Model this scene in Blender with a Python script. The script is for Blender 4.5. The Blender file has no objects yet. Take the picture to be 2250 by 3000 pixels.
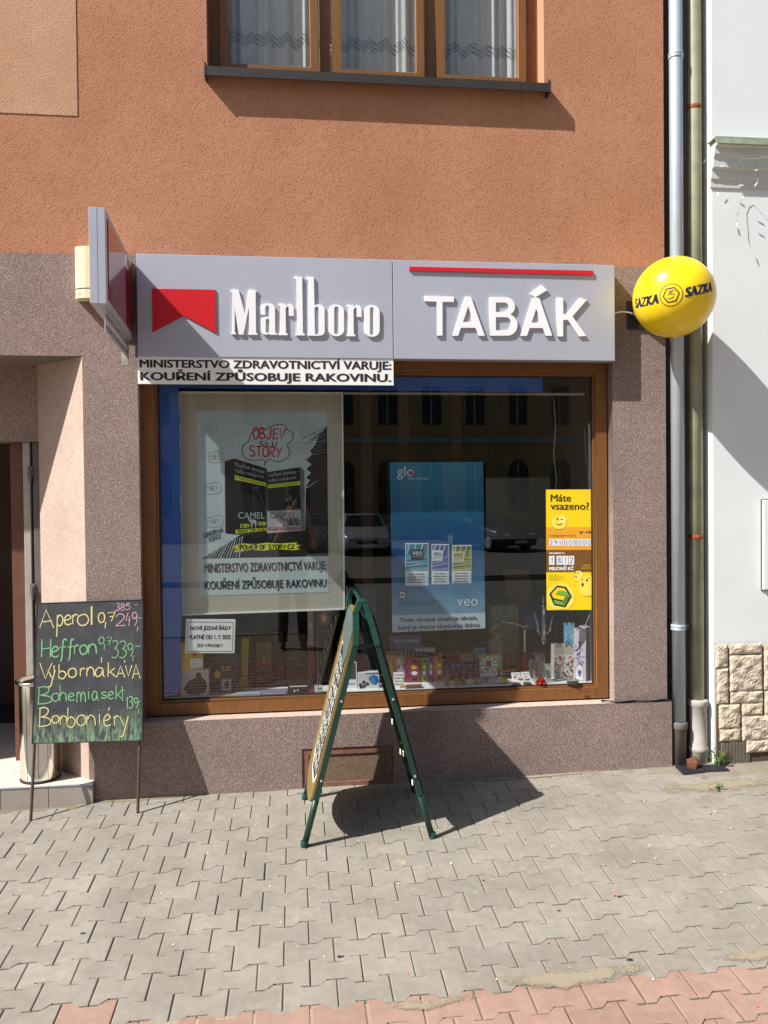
import bpy, bmesh, math, random
from mathutils import Vector, Matrix
random.seed(7)
R = math.radians
S = bpy.context.scene
col = S.collection

# ---------------------------------------------------------------- camera
FPX, YAW, PITCH, ROLL, CY, CZ = 2246.66, 0.109792, -0.01627, -0.010651, -4.60428, 1.72
_f = Vector((math.sin(YAW)*math.cos(PITCH), math.cos(YAW)*math.cos(PITCH), math.sin(PITCH)))
_r0 = Vector((math.cos(YAW), -math.sin(YAW), 0)); _u0 = _r0.cross(_f)
_r = math.cos(ROLL)*_r0 + math.sin(ROLL)*_u0
_u = -math.sin(ROLL)*_r0 + math.cos(ROLL)*_u0
CAM = Vector((0, CY, CZ))
cd = bpy.data.cameras.new('camera'); cam = bpy.data.objects.new('camera', cd); col.objects.link(cam)
cd.sensor_fit = 'VERTICAL'; cd.sensor_height = 36; cd.lens = 36*FPX/3000; cd.clip_start = .02; cd.clip_end = 3000
m = Matrix((_r, _u, -_f)).transposed().to_4x4(); m.translation = CAM; cam.matrix_world = m
S.camera = cam

# ---------------------------------------------------------------- sky, sun, exposure
LX, LY, LZ = 2.45, 1.0, -2.8                      # direction the sunlight travels
sd = Vector((-LX, -LY, -LZ)).normalized()
EL = math.asin(sd.z); AZ = math.atan2(sd.x, sd.y)
w = bpy.data.worlds.new('World'); S.world = w; w.use_nodes = True
nt = w.node_tree; nt.nodes.clear()
sky = nt.nodes.new('ShaderNodeTexSky'); sky.sky_type = 'NISHITA'; sky.sun_disc = False
sky.sun_elevation = EL; sky.sun_rotation = AZ; sky.air_density = 1.0; sky.dust_density = 1.6; sky.ozone_density = 1.0
bg = nt.nodes.new('ShaderNodeBackground'); bg.inputs[1].default_value = .075
ow = nt.nodes.new('ShaderNodeOutputWorld')
nt.links.new(sky.outputs[0], bg.inputs[0]); nt.links.new(bg.outputs[0], ow.inputs[0])
sl = bpy.data.lights.new('sun', 'SUN'); sl.energy = 5.0; sl.angle = R(.5); sl.color = (1, .965, .915)
so = bpy.data.objects.new('sun', sl); col.objects.link(so); so.location = (-8, -5, 12)
so.rotation_euler = Vector((LX, LY, LZ)).to_track_quat('-Z', 'Y').to_euler()
vs = S.view_settings; vs.view_transform = 'Standard'; vs.look = 'None'; vs.gamma = 1; vs.exposure = .72
vs.use_curve_mapping = False
S.cycles.max_bounces = 8; S.cycles.transparent_max_bounces = 16
S.cycles.caustics_reflective = False; S.cycles.caustics_refractive = False
S.cycles.sample_clamp_indirect = 6

# ---------------------------------------------------------------- pixel helpers (photo pixel -> point in the place)
def ray(px, py):
    return _r*((px-1125)/FPX) - _u*((py-1500)/FPX) + _f
def W(px, py, y):
    d = ray(px, py); return CAM + d*((y-CAM.y)/d.y)
def WZ(px, py, z):
    d = ray(px, py); return CAM + d*((z-CAM.z)/d.z)
def WP(px, py, o, n):
    d = ray(px, py); return CAM + d*((o-CAM).dot(n)/d.dot(n))
def gz(x, y):
    return .0003 + .0082*min(x, 3.2) + .0549*max(y, -2.7)
def WG(px, py):
    d = ray(px, py); z = 0
    for _ in range(30):
        p = WZ(px, py, z); z = gz(p.x, p.y)
    return p

# ---------------------------------------------------------------- materials
def lin(c):
    return tuple((v/12.92 if v <= .04045 else ((v+.055)/1.055)**2.4) for v in c)
def hx(h):
    return lin(tuple(int(h[i:i+2], 16)/255 for i in (0, 2, 4)))
MATS = {}
class N:
    def __init__(s, name):
        s.m = bpy.data.materials.new(name); s.m.use_nodes = True; s.t = s.m.node_tree; s.t.nodes.clear()
        s.out = s.t.nodes.new('ShaderNodeOutputMaterial')
    def n(s, typ, **k):
        q = s.t.nodes.new(typ)
        for a, b in k.items():
            if hasattr(q, a): setattr(q, a, b)
        return q
    def l(s, a, b): s.t.links.new(a, b)
    def coords(s, kind='Object', scale=(1, 1, 1)):
        tc = s.n('ShaderNodeTexCoord'); mp = s.n('ShaderNodeMapping'); mp.inputs['Scale'].default_value = scale
        s.l(tc.outputs[kind], mp.inputs[0]); return mp.outputs[0]
    def noise(s, v, scale, detail=4, rough=.55):
        q = s.n('ShaderNodeTexNoise'); q.inputs['Scale'].default_value = scale; q.inputs['Detail'].default_value = detail
        q.inputs['Roughness'].default_value = rough; s.l(v, q.inputs['Vector']); return q.outputs['Fac']
    def ramp(s, f, stops):
        q = s.n('ShaderNodeValToRGB'); e = q.color_ramp.elements
        while len(e) < len(stops): e.new(.5)
        for a, (p, c) in zip(e, stops): a.position = p; a.color = (*c, 1) if len(c) == 3 else c
        s.l(f, q.inputs[0]); return q.outputs[0]
    def mix(s, f, a, b, mode='MIX'):
        q = s.n('ShaderNodeMix'); q.data_type = 'RGBA'; q.blend_type = mode
        for sock, v in ((q.inputs[0], f), (q.inputs[6], a), (q.inputs[7], b)):
            if isinstance(v, (int, float)): sock.default_value = v
            elif isinstance(v, tuple): sock.default_value = (*v, 1)
            else: s.l(v, sock)
        return q.outputs[2]
    def math(s, op, a, b=0.0, c=None):
        q = s.n('ShaderNodeMath'); q.operation = op
        for sock, v in zip(q.inputs, (a, b, c)):
            if v is None: continue
            if isinstance(v, (int, float)): sock.default_value = v
            else: s.l(v, sock)
        return q.outputs[0]
    def bump(s, h, strength=.5, dist=.002):
        q = s.n('ShaderNodeBump'); q.inputs['Strength'].default_value = strength; q.inputs['Distance'].default_value = dist
        s.l(h, q.inputs['Height']); return q.outputs[0]
    def bsdf(s, colr, rough=.7, metal=0, normal=None, spec=.4, **k):
        q = s.n('ShaderNodeBsdfPrincipled')
        for nm, v in (('Base Color', colr), ('Roughness', rough), ('Metallic', metal), ('Specular IOR Level', spec)):
            if isinstance(v, tuple): q.inputs[nm].default_value = (*v, 1)
            elif isinstance(v, (int, float)): q.inputs[nm].default_value = v
            else: s.l(v, q.inputs[nm])
        if normal is not None: s.l(normal, q.inputs['Normal'])
        for a, b in k.items(): q.inputs[a].default_value = b
        s.l(q.outputs[0], s.out.inputs[0]); return q
def scale3(c, f): return tuple(min(1, v*f) for v in c)
def P(name, c, rough=.6, metal=0, var=.08, nscale=14, spec=.4, bump=0, bscale=200, **k):
    """plain painted / printed / moulded surface with slight unevenness"""
    if name in MATS: return MATS[name]
    if isinstance(c, str): c = hx(c)
    s = N(name); v = s.coords()
    f = s.noise(v, nscale, 5)
    colr = s.ramp(f, [(.3, scale3(c, 1-var)), (.7, scale3(c, 1+var))])
    rr = s.math('MULTIPLY_ADD', s.noise(v, nscale*2.7, 3), .2, rough-.1)
    nm = s.bump(s.noise(v, bscale, 4), bump, .002) if bump else None
    s.bsdf(colr, rr, metal, nm, spec, **k)
    MATS[name] = s.m; return s.m

def mat_stucco(name, c, c2):
    s = N(name); v = s.coords()
    big = s.noise(v, 1.3, 6, .6); mid = s.noise(v, 22, 4, .6)
    base = s.ramp(big, [(.3, c2), (.68, c)])
    base = s.mix(s.ramp(mid, [(.35, (0, 0, 0)), (.75, (.45, .45, .45))]), base, scale3(c2, .86))
    # torn-grain relief, slightly vertical drag
    vv = s.coords('Object', (1, 1, .8)); gn = s.noise(vv, 125, 3, .6); fn = s.noise(vv, 280, 3, .6)
    h = s.math('MULTIPLY_ADD', s.ramp(gn, [(.30, (0, 0, 0)), (.52, (1, 1, 1))]), 1.0, s.math('MULTIPLY', fn, .45))
    gaps = s.ramp(gn, [(.28, (.55, .5, .48)), (.42, (1, 1, 1))])
    base = s.mix(1.0, base, gaps, 'MULTIPLY')
    s.bsdf(base, .92, 0, s.bump(h, .5, .003), .2); return s.m
def mat_mosaic():
    s = N('mosaic_plaster'); v = s.coords()
    vo = s.n('ShaderNodeTexVoronoi'); vo.inputs['Scale'].default_value = 300; s.l(v, vo.inputs['Vector'])
    sep = s.n('ShaderNodeSeparateColor'); s.l(vo.outputs['Color'], sep.inputs[0])
    cc = s.ramp(sep.outputs[0], [(0, hx('6f5f59')), (.3, hx('8c7972')), (.62, hx('9c8982')), (.9, hx('ae9c94')), (1, hx('c8bab1'))])
    big = s.noise(v, 1.7, 5, .6); cc = s.mix(1.0, cc, s.ramp(big, [(.3, (.78, .78, .8)), (.7, (1.08, 1.05, 1.02))]), 'MULTIPLY')
    nz = s.noise(v, 150, 3, .6)
    cc = s.mix(1.0, cc, s.ramp(nz, [(.32, (.72, .72, .72)), (.5, (1, 1, 1))]), 'MULTIPLY')
    h = s.math('MULTIPLY_ADD', vo.outputs['Distance'], -1.0, nz)
    s.bsdf(cc, .85, 0, s.bump(h, .8, .003), .3); return s.m
def mat_wood(name, c1, c2, axis=(12, 12, .8), rough=.45):
    s = N(name); v = s.coords('Object', axis)
    f = s.noise(v, 9, 6, .65); g = s.noise(v, 40, 3, .5)
    cc = s.ramp(f, [(.25, c2), (.75, c1)])
    cc = s.mix(.25, cc, s.ramp(g, [(.3, scale3(c2, .8)), (.7, c1)]))
    s.bsdf(cc, rough, 0, s.bump(f, .12, .001), .4); return s.m
def mat_glass(name, tint=(.80, .84, .84), refl=1.0):
    s = N(name)
    tr = s.n('ShaderNodeBsdfTransparent'); tr.inputs[0].default_value = (*tint, 1)
    gl = s.n('ShaderNodeBsdfGlossy'); gl.inputs['Roughness'].default_value = 0.0
    ge = s.n('ShaderNodeNewGeometry'); dt = s.n('ShaderNodeVectorMath'); dt.operation = 'DOT_PRODUCT'
    s.l(ge.outputs['Normal'], dt.inputs[0]); s.l(ge.outputs['Incoming'], dt.inputs[1])
    k = s.math('SUBTRACT', 1.0, s.math('ABSOLUTE', dt.outputs['Value']))
    F1 = s.math('MULTIPLY_ADD', s.math('POWER', k, 5.0), .96, .04)          # one face
    f2 = s.math('MINIMUM', s.math('MULTIPLY', s.math('DIVIDE', s.math('MULTIPLY', F1, 2.0), s.math('ADD', F1, 1.0)), refl), 1.0)   # both faces of the sheet
    mx = s.n('ShaderNodeMixShader'); s.l(f2, mx.inputs[0]); s.l(tr.outputs[0], mx.inputs[1]); s.l(gl.outputs[0], mx.inputs[2])
    s.l(mx.outputs[0], s.out.inputs[0]); return s.m
def mat_paver(name, c, spread):
    s = N(name); v = s.coords()
    oi = s.n('ShaderNodeObjectInfo'); geo = s.coords('Generated')
    tc = s.n('ShaderNodeNewGeometry'); p = tc.outputs['Position']
    rnd = s.ramp(oi.outputs['Random'], [(0, scale3(c, 1-spread)), (.55, c), (1, scale3(c, 1+spread*1.1))])
    mp = s.n('ShaderNodeMapping'); s.l(p, mp.inputs[0]); pv = mp.outputs[0]
    speck = s.noise(pv, 330, 2, .6); stain = s.noise(pv, 2.6, 6, .62); mid = s.noise(pv, 26, 5, .6)
    cc = s.mix(1.0, rnd, s.ramp(stain, [(.32, (.82, .81, .79)), (.7, (1.1, 1.1, 1.1))]), 'MULTIPLY')
    cc = s.mix(1.0, cc, s.ramp(mid, [(.3, (.88, .88, .87)), (.7, (1.06, 1.06, 1.06))]), 'MULTIPLY')
    cc = s.mix(s.ramp(speck, [(.70, (0, 0, 0)), (.76, (.7, .7, .7))]), cc, hx('e6dccb'))
    cc = s.mix(s.ramp(speck, [(.24, (.5, .5, .5)), (.33, (0, 0, 0))]), cc, scale3(c, .55))
    dirt = s.noise(pv, 9, 5, .7)
    cc = s.mix(s.ramp(dirt, [(.66, (0, 0, 0)), (.8, (.5, .5, .5))]), cc, hx('cbb898'))
    s.bsdf(cc, .9, 0, s.bump(s.noise(pv, 260, 4, .65), .35, .002), .25); return s.m
def mat_sand(name, c1, c2):
    s = N(name); v = s.coords(); f = s.noise(v, 160, 4, .7); g = s.noise(v, 5, 5, .6)
    cc = s.mix(1.0, s.ramp(f, [(.3, c2), (.7, c1)]), s.ramp(g, [(.3, (.75, .75, .75)), (.7, (1.1, 1.1, 1.1))]), 'MULTIPLY')
    s.bsdf(cc, .95, 0, s.bump(f, .6, .004), .1); return s.m
def mat_chalkboard():
    s = N('chalkboard'); v = s.coords(); sm = s.coords('Object', (26, 26, 3))
    f = s.noise(v, 9, 6, .65); st = s.noise(sm, 2.2, 5, .7)
    cc = s.ramp(f, [(.3, hx('2e2f33')), (.72, hx('46474a'))])
    cc = s.mix(s.ramp(st, [(.55, (0, 0, 0)), (.85, (.35, .35, .35))]), cc, hx('7d8078'))
    sep = s.n('ShaderNodeSeparateXYZ'); s.l(v, sep.inputs[0])
    low = s.math('MULTIPLY', s.ramp(sep.outputs[2], [(0.0, (1, 1, 1)), (.17, (0, 0, 0))]), s.ramp(st, [(.42, (0, 0, 0)), (.6, (1, 1, 1))]))
    cc = s.mix(low, cc, hx('7d9a78'))
    s.bsdf(cc, .75, 0, None, .35); return s.m
def mat_gradient_blue():
    s = N('blue_poster_print'); v = s.coords(); sep = s.n('ShaderNodeSeparateXYZ'); s.l(v, sep.inputs[0])
    f = s.noise(v, 7, 7, .7)
    t = s.math('MULTIPLY_ADD', f, .35, s.math('SUBTRACT', sep.outputs[2], .175))
    cc = s.ramp(t, [(0.0, hx('93b7cb')), (.25, hx('4f86ab')), (.5, hx('1b4d82')), (.75, hx('175f87')), (1.0, hx('337f9d'))])
    s.bsdf(cc, .45, 0, None, .4); return s.m

M = {}
M['orange'] = mat_stucco('orange_stucco', hx('c08b6e'), hx('ae795c'))
M['peach'] = mat_stucco('peach_stucco', hx('cda587'), hx('bd9172'))
M['mosaic'] = mat_mosaic()
M['reveal'] = mat_stucco('grey_base_render', hx('c9b3a5'), hx('b29c8f'))
M['white_wall'] = P('white_painted_wall', 'dfe3e3', .85, 0, .035, 2.2, .2, .18, 60)
M['cornice'] = P('cornice_paint', 'c9ccc8', .85, 0, .08, 6, .2, .2, 80)
M['flash'] = P('green_flashing', '9aa592', .6, 0, .15, 20)
M['woodframe'] = mat_wood('stained_window_wood', hx('8d6136'), hx('6b4523'))
M['woodframe_h'] = mat_wood('stained_window_wood_rail', hx('8d6136'), hx('6b4523'), (.8, 12, 12))
M['glass'] = mat_glass('shop_glass', (.88, .91, .90), 1.3)
M['glass_up'] = mat_glass('window_glass', (.8, .84, .86), 1.1)
M['sill'] = P('dark_metal_sill', '37312f', .5, 0, .12, 20)
M['signgrey'] = P('silver_sign_panel', 'b6bac6', .42, .2, .03, 3)
M['signwhite'] = P('white_acrylic', 'f6f5f7', .35, 0, .02, 6)
M['signred'] = P('red_acrylic', 'd0262e', .3, 0, .04, 6)
M['black'] = P('black_print', '17171a', .5, 0, .1)
M['ink'] = P('dark_grey_print', '2b2b30', .6, 0, .1)
M['white'] = P('white_card', 'f1f1ee', .6, 0, .03)
M['paper'] = P('white_paper', 'eef0f2', .7, 0, .03)
M['bluefilm'] = P('blue_window_film', '2a5cb0', .5, 0, .06, 10)
M['green'] = P('green_painted_steel', '14382f', .38, 0, .16, 30, .5, .1, 160)
M['greenplastic'] = P('green_plastic', '1d4a40', .35, 0, .1, 20)
M['gold'] = mat_wood('varnished_board', hx('8a7540'), hx('6d5b30'), (2, 2, 14))
M['chalkboard'] = mat_chalkboard()
M['chalky'] = P('yellow_chalk', 'c9bf82', .9, 0, .14, 120)
M['chalkg'] = P('green_chalk', '74a878', .9, 0, .14, 120)
M['chalkp'] = P('pink_chalk', 'c397a5', .9, 0, .14, 120)
M['chalkw'] = P('white_chalk', 'f2eedc', .9, 0, .12, 120)
M['metalpole'] = P('brown_steel_leg', '5a4c46', .5, .3, .15, 40)
M['steel'] = P('polished_steel', 'd6d3cf', .16, 1, .04, 5)
M['steel_dark'] = P('dark_rubber', '2a2624', .7)
M['zinc'] = P('zinc_pipe', 'b3bcc6', .4, .3, .06, 12)
M['greenpipe'] = P('faded_green_pipe', '8f9078', .55, 0, .25, 5)
M['rust'] = P('rust', '8a4a2b', .85, .1, .3, 40)
M['castgrey'] = P('grey_socket_pipe', 'a9a39c', .75, 0, .12, 14, .3, .15)
M['castdark'] = P('dark_iron_pipe', '6d6864', .7, .2, .12, 14)
M['yellowball'] = P('yellow_ball_plastic', 'f7d117', .22, 0, .02, 2, .5)
M['navy'] = P('navy_print', '262a45', .4, 0, .06)
M['cream'] = P('cream_plastic', 'e9ddb5', .4, 0, .04, 6)
M['tile'] = P('cream_floor_tile', 'd9c9b6', .5, 0, .05, 6)
M['slate'] = P('grey_slate_tile', '9c9288', .7, 0, .1, 9, .3, .5, 30)
M['grout'] = mat_sand('grout', hx('6d6459'), hx('4d463e'))
M['sand'] = mat_sand('joint_sand', hx('8f8472'), hx('6a6153'))
M['sandlight'] = mat_sand('spilled_sand', hx('b3a383'), hx('8d7e64'))
M['cement'] = mat_sand('rough_cement', hx('958b7b'), hx('7a7165'))
M['asphalt'] = mat_sand('road_asphalt', hx('86847e'), hx('6d6b66'))
M['paver'] = mat_paver('concrete_paver', hx('8d877d'), .06)
M['redpaver'] = mat_paver('red_paver', hx('9b7f72'), .05)
M['stone'] = P('sandstone', 'bfb39f', .9, 0, .16, 24, .2, .7, 55)
M['mortar'] = P('dark_mortar', '54463b', .95, 0, .15, 40)
M['darkbrown'] = P('dark_brown_paint', '3b2a24', .6, 0, .1)
M['doorbrown'] = P('brown_door', '6d4a38', .5, 0, .1)
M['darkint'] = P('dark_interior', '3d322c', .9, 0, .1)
M['ceil'] = P('interior_ceiling', '6d6a62', .9, 0, .05)
M['oak'] = mat_wood('brown_shelving', hx('7a4f30'), hx('553420'), (10, 10, 1))
M['ventbrown'] = P('rusty_brown_vent', '8a6256', .75, .1, .22, 25, .3, .2)
M['ventmesh'] = P('vent_mesh', '7d6957', .9, 0, .3, 90, .2, .8, 120)
M['leaf'] = P('leaf_green', '5a7436', .6, 0, .25, 30)
M['brickred'] = P('broken_brick', '6b4536', .9, 0, .2, 30, .2, .5)
M['petal_w'] = P('white_petal', 'efe3e2', .7); M['petal_p'] = P('pink_petal', 'e59aa6', .7); M['petal_r'] = P('red_petal', 'd2413f', .7)
M['grate'] = P('black_drain_mat', '33333a', .6, .2, .15, 30)
M['posterblue'] = mat_gradient_blue()
M['matboard'] = P('grey_mat_board', 'b5b1a2', .8, 0, .03, 4)
M['posterwhite'] = P('pale_poster_paper', 'b9c9cd', .7, 0, .04, 3)
M['pgrey'] = P('light_grey_print', '9fa9ae', .7); M['lime'] = P('lime_print', 'd2e03a', .6); M['pred'] = P('crimson_print', 'b52a3e', .6)
M['pgreyd'] = P('mid_grey_print', '6d7479', .6)
M['stickery'] = P('yellow_sticker', 'f8d820', .45, 0, .015, 5); M['stickero'] = P('orange_sticker', 'eea82e', .45); M['stickerb'] = P('brown_sticker', '7a5527', .45)
M['stickerlt'] = P('pale_yellow_print', 'fbe75a', .4); M['hexgreen'] = P('hexagon_green', '7fb441', .45); M['penblue'] = P('blue_pen', '34529c', .6)
M['brownprint'] = P('brown_print', '4d3311', .6)

# ---------------------------------------------------------------- mesh helpers
class MB:
    def __init__(s): s.v = []; s.f = []
    def add(s, vs, fs):
        k = len(s.v); s.v += [tuple(p) for p in vs]; s.f += [tuple(i+k for i in f) for f in fs]; return s
    def box(s, x0, x1, y0, y1, z0, z1, M4=None):
        vs = [Vector((x, y, z)) for z in (z0, z1) for y in (y0, y1) for x in (x0, x1)]
        if M4 is not None: vs = [M4 @ v for v in vs]
        return s.add(vs, [(0, 2, 3, 1), (4, 5, 7, 6), (0, 1, 5, 4), (2, 6, 7, 3), (0, 4, 6, 2), (1, 3, 7, 5)])
    def bbox(s, x0, x1, y0, y1, z0, z1, b=.004, M4=None):
        """box with chamfered edges"""
        bm = bmesh.new(); bmesh.ops.create_cube(bm, size=1)
        for v in bm.verts: v.co = Vector(((x0+x1)/2+v.co.x*(x1-x0), (y0+y1)/2+v.co.y*(y1-y0), (z0+z1)/2+v.co.z*(z1-z0)))
        bmesh.ops.bevel(bm, geom=bm.edges[:], offset=b, segments=2, affect='EDGES', profile=.6)
        if M4 is not None: bm.transform(M4)
        bm.verts.index_update(); s.add([v.co for v in bm.verts], [[v.index for v in f.verts] for f in bm.faces]); bm.free(); return s
    def bar(s, a, b, w, d, up=(0, 0, 1)):
        a = Vector(a); b = Vector(b); t = (b-a).normalized(); u = Vector(up)
        x = t.cross(u).normalized(); y = x.cross(t)
        vs = [p + x*(sx*w/2) + y*(sy*d/2) for p in (a, b) for sx, sy in ((-1, -1), (1, -1), (1, 1), (-1, 1))]
        return s.add(vs, [(3, 2, 1, 0), (4, 5, 6, 7), (0, 1, 5, 4), (1, 2, 6, 5), (2, 3, 7, 6), (3, 0, 4, 7)])
    def tube(s, pts, r, n=10, cap=True):
        pts = [Vector(p) for p in pts]; rs = r if isinstance(r, (list, tuple)) else [r]*len(pts); k = len(s.v); prev = None
        for i, p in enumerate(pts):
            t = (pts[min(i+1, len(pts)-1)]-pts[max(i-1, 0)]).normalized()
            if prev is None:
                x = t.cross(Vector((.31, .2, .93))); x = x if x.length > 1e-3 else t.cross(Vector((1, 0, 0)))
            else: x = prev - t*prev.dot(t)
            x.normalize(); prev = x; y = t.cross(x)
            s.v += [tuple(p + (x*math.cos(a)+y*math.sin(a))*rs[i]) for a in (2*math.pi*j/n for j in range(n))]
        for i in range(len(pts)-1):
            for j in range(n):
                a = k+i*n+j; b = k+i*n+(j+1) % n; s.f.append((a, b, b+n, a+n))
        if cap: s.f.append(tuple(k+j for j in reversed(range(n)))); e = k+(len(pts)-1)*n; s.f.append(tuple(e+j for j in range(n)))
        return s
    def lathe(s, c, prof, n=24, M4=None):
        k = len(s.v); c = Vector(c)
        for r, z in prof:
            for j in range(n):
                a = 2*math.pi*j/n; p = Vector((r*math.cos(a), r*math.sin(a), z)); p = (M4 @ p) if M4 is not None else p; s.v.append(tuple(c+p))
        for i in range(len(prof)-1):
            for j in range(n):
                a = k+i*n+j; b = k+i*n+(j+1) % n; s.f.append((a, b, b+n, a+n))
        if prof[0][0] > 1e-4: s.f.append(tuple(k+j for j in reversed(range(n))))
        if prof[-1][0] > 1e-4: e = k+(len(prof)-1)*n; s.f.append(tuple(e+j for j in range(n)))
        return s
    def prism(s, pts, d):
        """polygon (3d points, counter-clockwise from outside) swept by -d"""
        d = Vector(d); n = len(pts); pts = [Vector(p) for p in pts]
        return s.add(pts+[p+d for p in pts], [tuple(range(n)), tuple(reversed(range(n, 2*n)))] + [(i, i+n, (i+1) % n+n, (i+1) % n) for i in range(n)])
    def poly(s, pts): return s.add(pts, [tuple(range(len(pts)))])
    def build(s, name, mat, parent=None, smooth=False, origin=None):
        me = bpy.data.meshes.new(name); off = Vector(origin) if origin is not None else Vector((0, 0, 0))
        me.from_pydata([tuple(Vector(v)-off) for v in s.v], [], s.f); me.update()
        return link(name, me, mat, parent, smooth, off)
def link(name, me, mat, parent=None, smooth=False, off=(0, 0, 0)):
    if mat is not None: me.materials.append(M[mat] if isinstance(mat, str) else mat)
    if smooth:
        for p in me.polygons: p.use_smooth = True
    o = bpy.data.objects.new(name, me); col.objects.link(o); off = Vector(off)
    if parent is not None:
        o.parent = parent; o.location = off - world_loc(parent)
    else: o.location = off
    return o
def world_loc(o):
    v = Vector(o.location)
    while o.parent: o = o.parent; v = v + Vector(o.location)
    return v
def thing(name, loc, label, cat, group=None):
    o = bpy.data.objects.new(name, None); col.objects.link(o); o.location = loc; o.empty_display_size = .1
    return tag(o, label, cat, group)
def tag(o, label=None, cat=None, group=None, kind=None):
    for k, v in (('label', label), ('category', cat), ('group', group), ('kind', kind)):
        if v: o[k] = v
    return o
def curve_mesh(loops, ext=0.0, bevel=0.0, thick=0.0):
    c = bpy.data.curves.new('c', 'CURVE'); c.dimensions = '2D'; c.fill_mode = 'BOTH'; c.extrude = ext; c.bevel_depth = bevel; c.bevel_resolution = 1
    if bevel: c.offset = -bevel+thick
    for L in loops:
        s = c.splines.new('POLY'); s.points.add(len(L)-1); s.use_cyclic_u = True
        for p, q in zip(s.points, L): p.co = (q[0], q[1], 0, 1)
    o = bpy.data.objects.new('c', c); me = bpy.data.meshes.new_from_object(o)
    bpy.data.objects.remove(o); bpy.data.curves.remove(c); return me
def slab(name, loops, y0, y1, mat, parent, bevel=0):
    """x,z outline (with holes) as a wall piece between y0 (front) and y1"""
    me = curve_mesh(loops, (y1-y0)/2-bevel, bevel)
    for v in me.vertices: v.co = Vector((v.co.x, (y0+y1)/2-v.co.z, v.co.y))
    return link(name, me, mat, parent)
def rect(x0, x1, z0, z1): return [(x0, z0), (x1, z0), (x1, z1), (x0, z1)]
TXT = {}
def text2d(body, bold=0.0, spacing=1.0):
    k = (body, bold, spacing)
    if k not in TXT:
        c = bpy.data.curves.new('t', 'FONT'); c.body = body; c.resolution_u = 3; c.space_character = spacing
        o = bpy.data.objects.new('t', c); me = bpy.data.meshes.new_from_object(o)
        vs = [(v.co.x, v.co.y) for v in me.vertices]; fs = [tuple(p.vertices) for p in me.polygons]
        bpy.data.objects.remove(o); bpy.data.curves.remove(c); bpy.data.meshes.remove(me)
        xs = [v[0] for v in vs]; ys = [v[1] for v in vs]; x0, x1, y0, y1 = min(xs), max(xs), min(ys), max(ys)
        TXT[k] = ([((x-x0)/(x1-x0), (y1-y)/(y1-y0)) for x, y in vs], fs)
    return TXT[k]
def quad4(q):
    if len(q) == 4 and not isinstance(q[0], (tuple, list)):
        x0, y0, x1, y1 = q; return ((x0, y0), (x1, y0), (x1, y1), (x0, y1))
    return q
def bil(q, u, v):
    (a, b, c, d) = quad4(q)
    return tuple((a[i]*(1-u)+b[i]*u)*(1-v)+(d[i]*(1-u)+c[i]*u)*v for i in (0, 1))
OWN = {'ball', 'white_box', 'pack', 'lime_band', 'pack_label', 'warning_label', 'card', 'pack_face', 'petal', 'dot', 'face_mark', 'ball_shine', 'print_ground', 'pack_stripe', 'emblem', 'hexagon_mark'}
class Print:
    """flat print on one surface; coordinates are those of an enlarged photo region"""
    def __init__(s, crop, fn, step=.0006): s.c = crop; s.fn = fn; s.step = step; s.parts = {}
    def to(s, x, y, layer):
        return s.fn(s.c[0]+x/s.c[2], s.c[1]+y/s.c[2], layer*s.step)
    def mb(s, name, mat): return s.parts.setdefault((name, mat), MB())
    def poly(s, name, mat, pts, layer=1):
        if name in OWN: s.k = getattr(s, 'k', 0)+1; mb = s.parts.setdefault((name, mat, s.k), MB())
        else: mb = s.mb(name, mat)
        p2 = [s.to(x, y, layer) for x, y in pts]
        mb.poly(list(reversed(p2)) if area2(pts) > 0 else p2); return s
    def rect(s, name, mat, x0, y0, x1, y1, layer=1): return s.poly(name, mat, [(x0, y0), (x1, y0), (x1, y1), (x0, y1)], layer)
    def disc(s, name, mat, cx, cy, rx, ry=None, layer=1, n=28):
        ry = ry or rx; return s.poly(name, mat, [(cx+rx*math.cos(2*math.pi*i/n), cy+ry*math.sin(2*math.pi*i/n)) for i in range(n)], layer)
    def text(s, name, mat, body, q, bold=.0, layer=3):
        vs, fs = text2d(body, bold); s.k = getattr(s, 'k', 0)+1; mb = s.mb(name, mat) if name == 'fine_print' else s.parts.setdefault((name, mat, s.k), MB()); sh = bold*.7/max(1.0, .58*len(body)); n = 3 if bold > .008 else 1
        for i in range(n):
            mb.add([s.to(*bil(q, (u*(1-2*sh)+sh+sh*(i-1)) if n > 1 else u, v), layer+.12*i) for u, v in vs], [tuple(f) for f in fs])
        if bold >= .03:
            for i in (-1, 1): mb.add([s.to(*bil(q, u*(1-2*sh)+sh, v*.97+.015+.5*bold*i*.7), layer+.42+.1*i) for u, v in vs], [tuple(f) for f in fs])
        return s
    def line(s, name, mat, pts, wd, layer=3, smooth=True):
        vs, fs = ribbon(smoothed(pts) if smooth and len(pts) > 3 else pts, wd); s.mb(name, mat).add([s.to(x, y, layer) for x, y in vs], fs); return s
    def hand(s, name, mat, body, q, wd, layer=3):
        chars = list(body); ws = [.45 if ch in ' .,:!´i1IÍ' else (1.25 if ch in 'MWmw' else 1) for ch in chars]; tot = sum(ws); u = 0
        for ch, w_ in zip(chars, ws):
            u0, u1 = u/tot+.08/tot, (u+w_)/tot-.12/tot; u += w_
            for st in GL.get(ch, []):
                pts = [bil(q, u0+(u1-u0)*a, b) for a, b in st]; s.line(name, mat, pts, wd, layer)
        return s
    def glyph(s, name, mat, ch, box, wd, layer=3):
        for st in GL[ch]: s.line(name, mat, [(box[0]+(box[2]-box[0])*a, box[1]+(box[3]-box[1])*b) for a, b in st], wd, layer)
        return s
    def done(s, parent): return [mb.build(k[0], k[1], parent) for k, mb in s.parts.items()]
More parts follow.
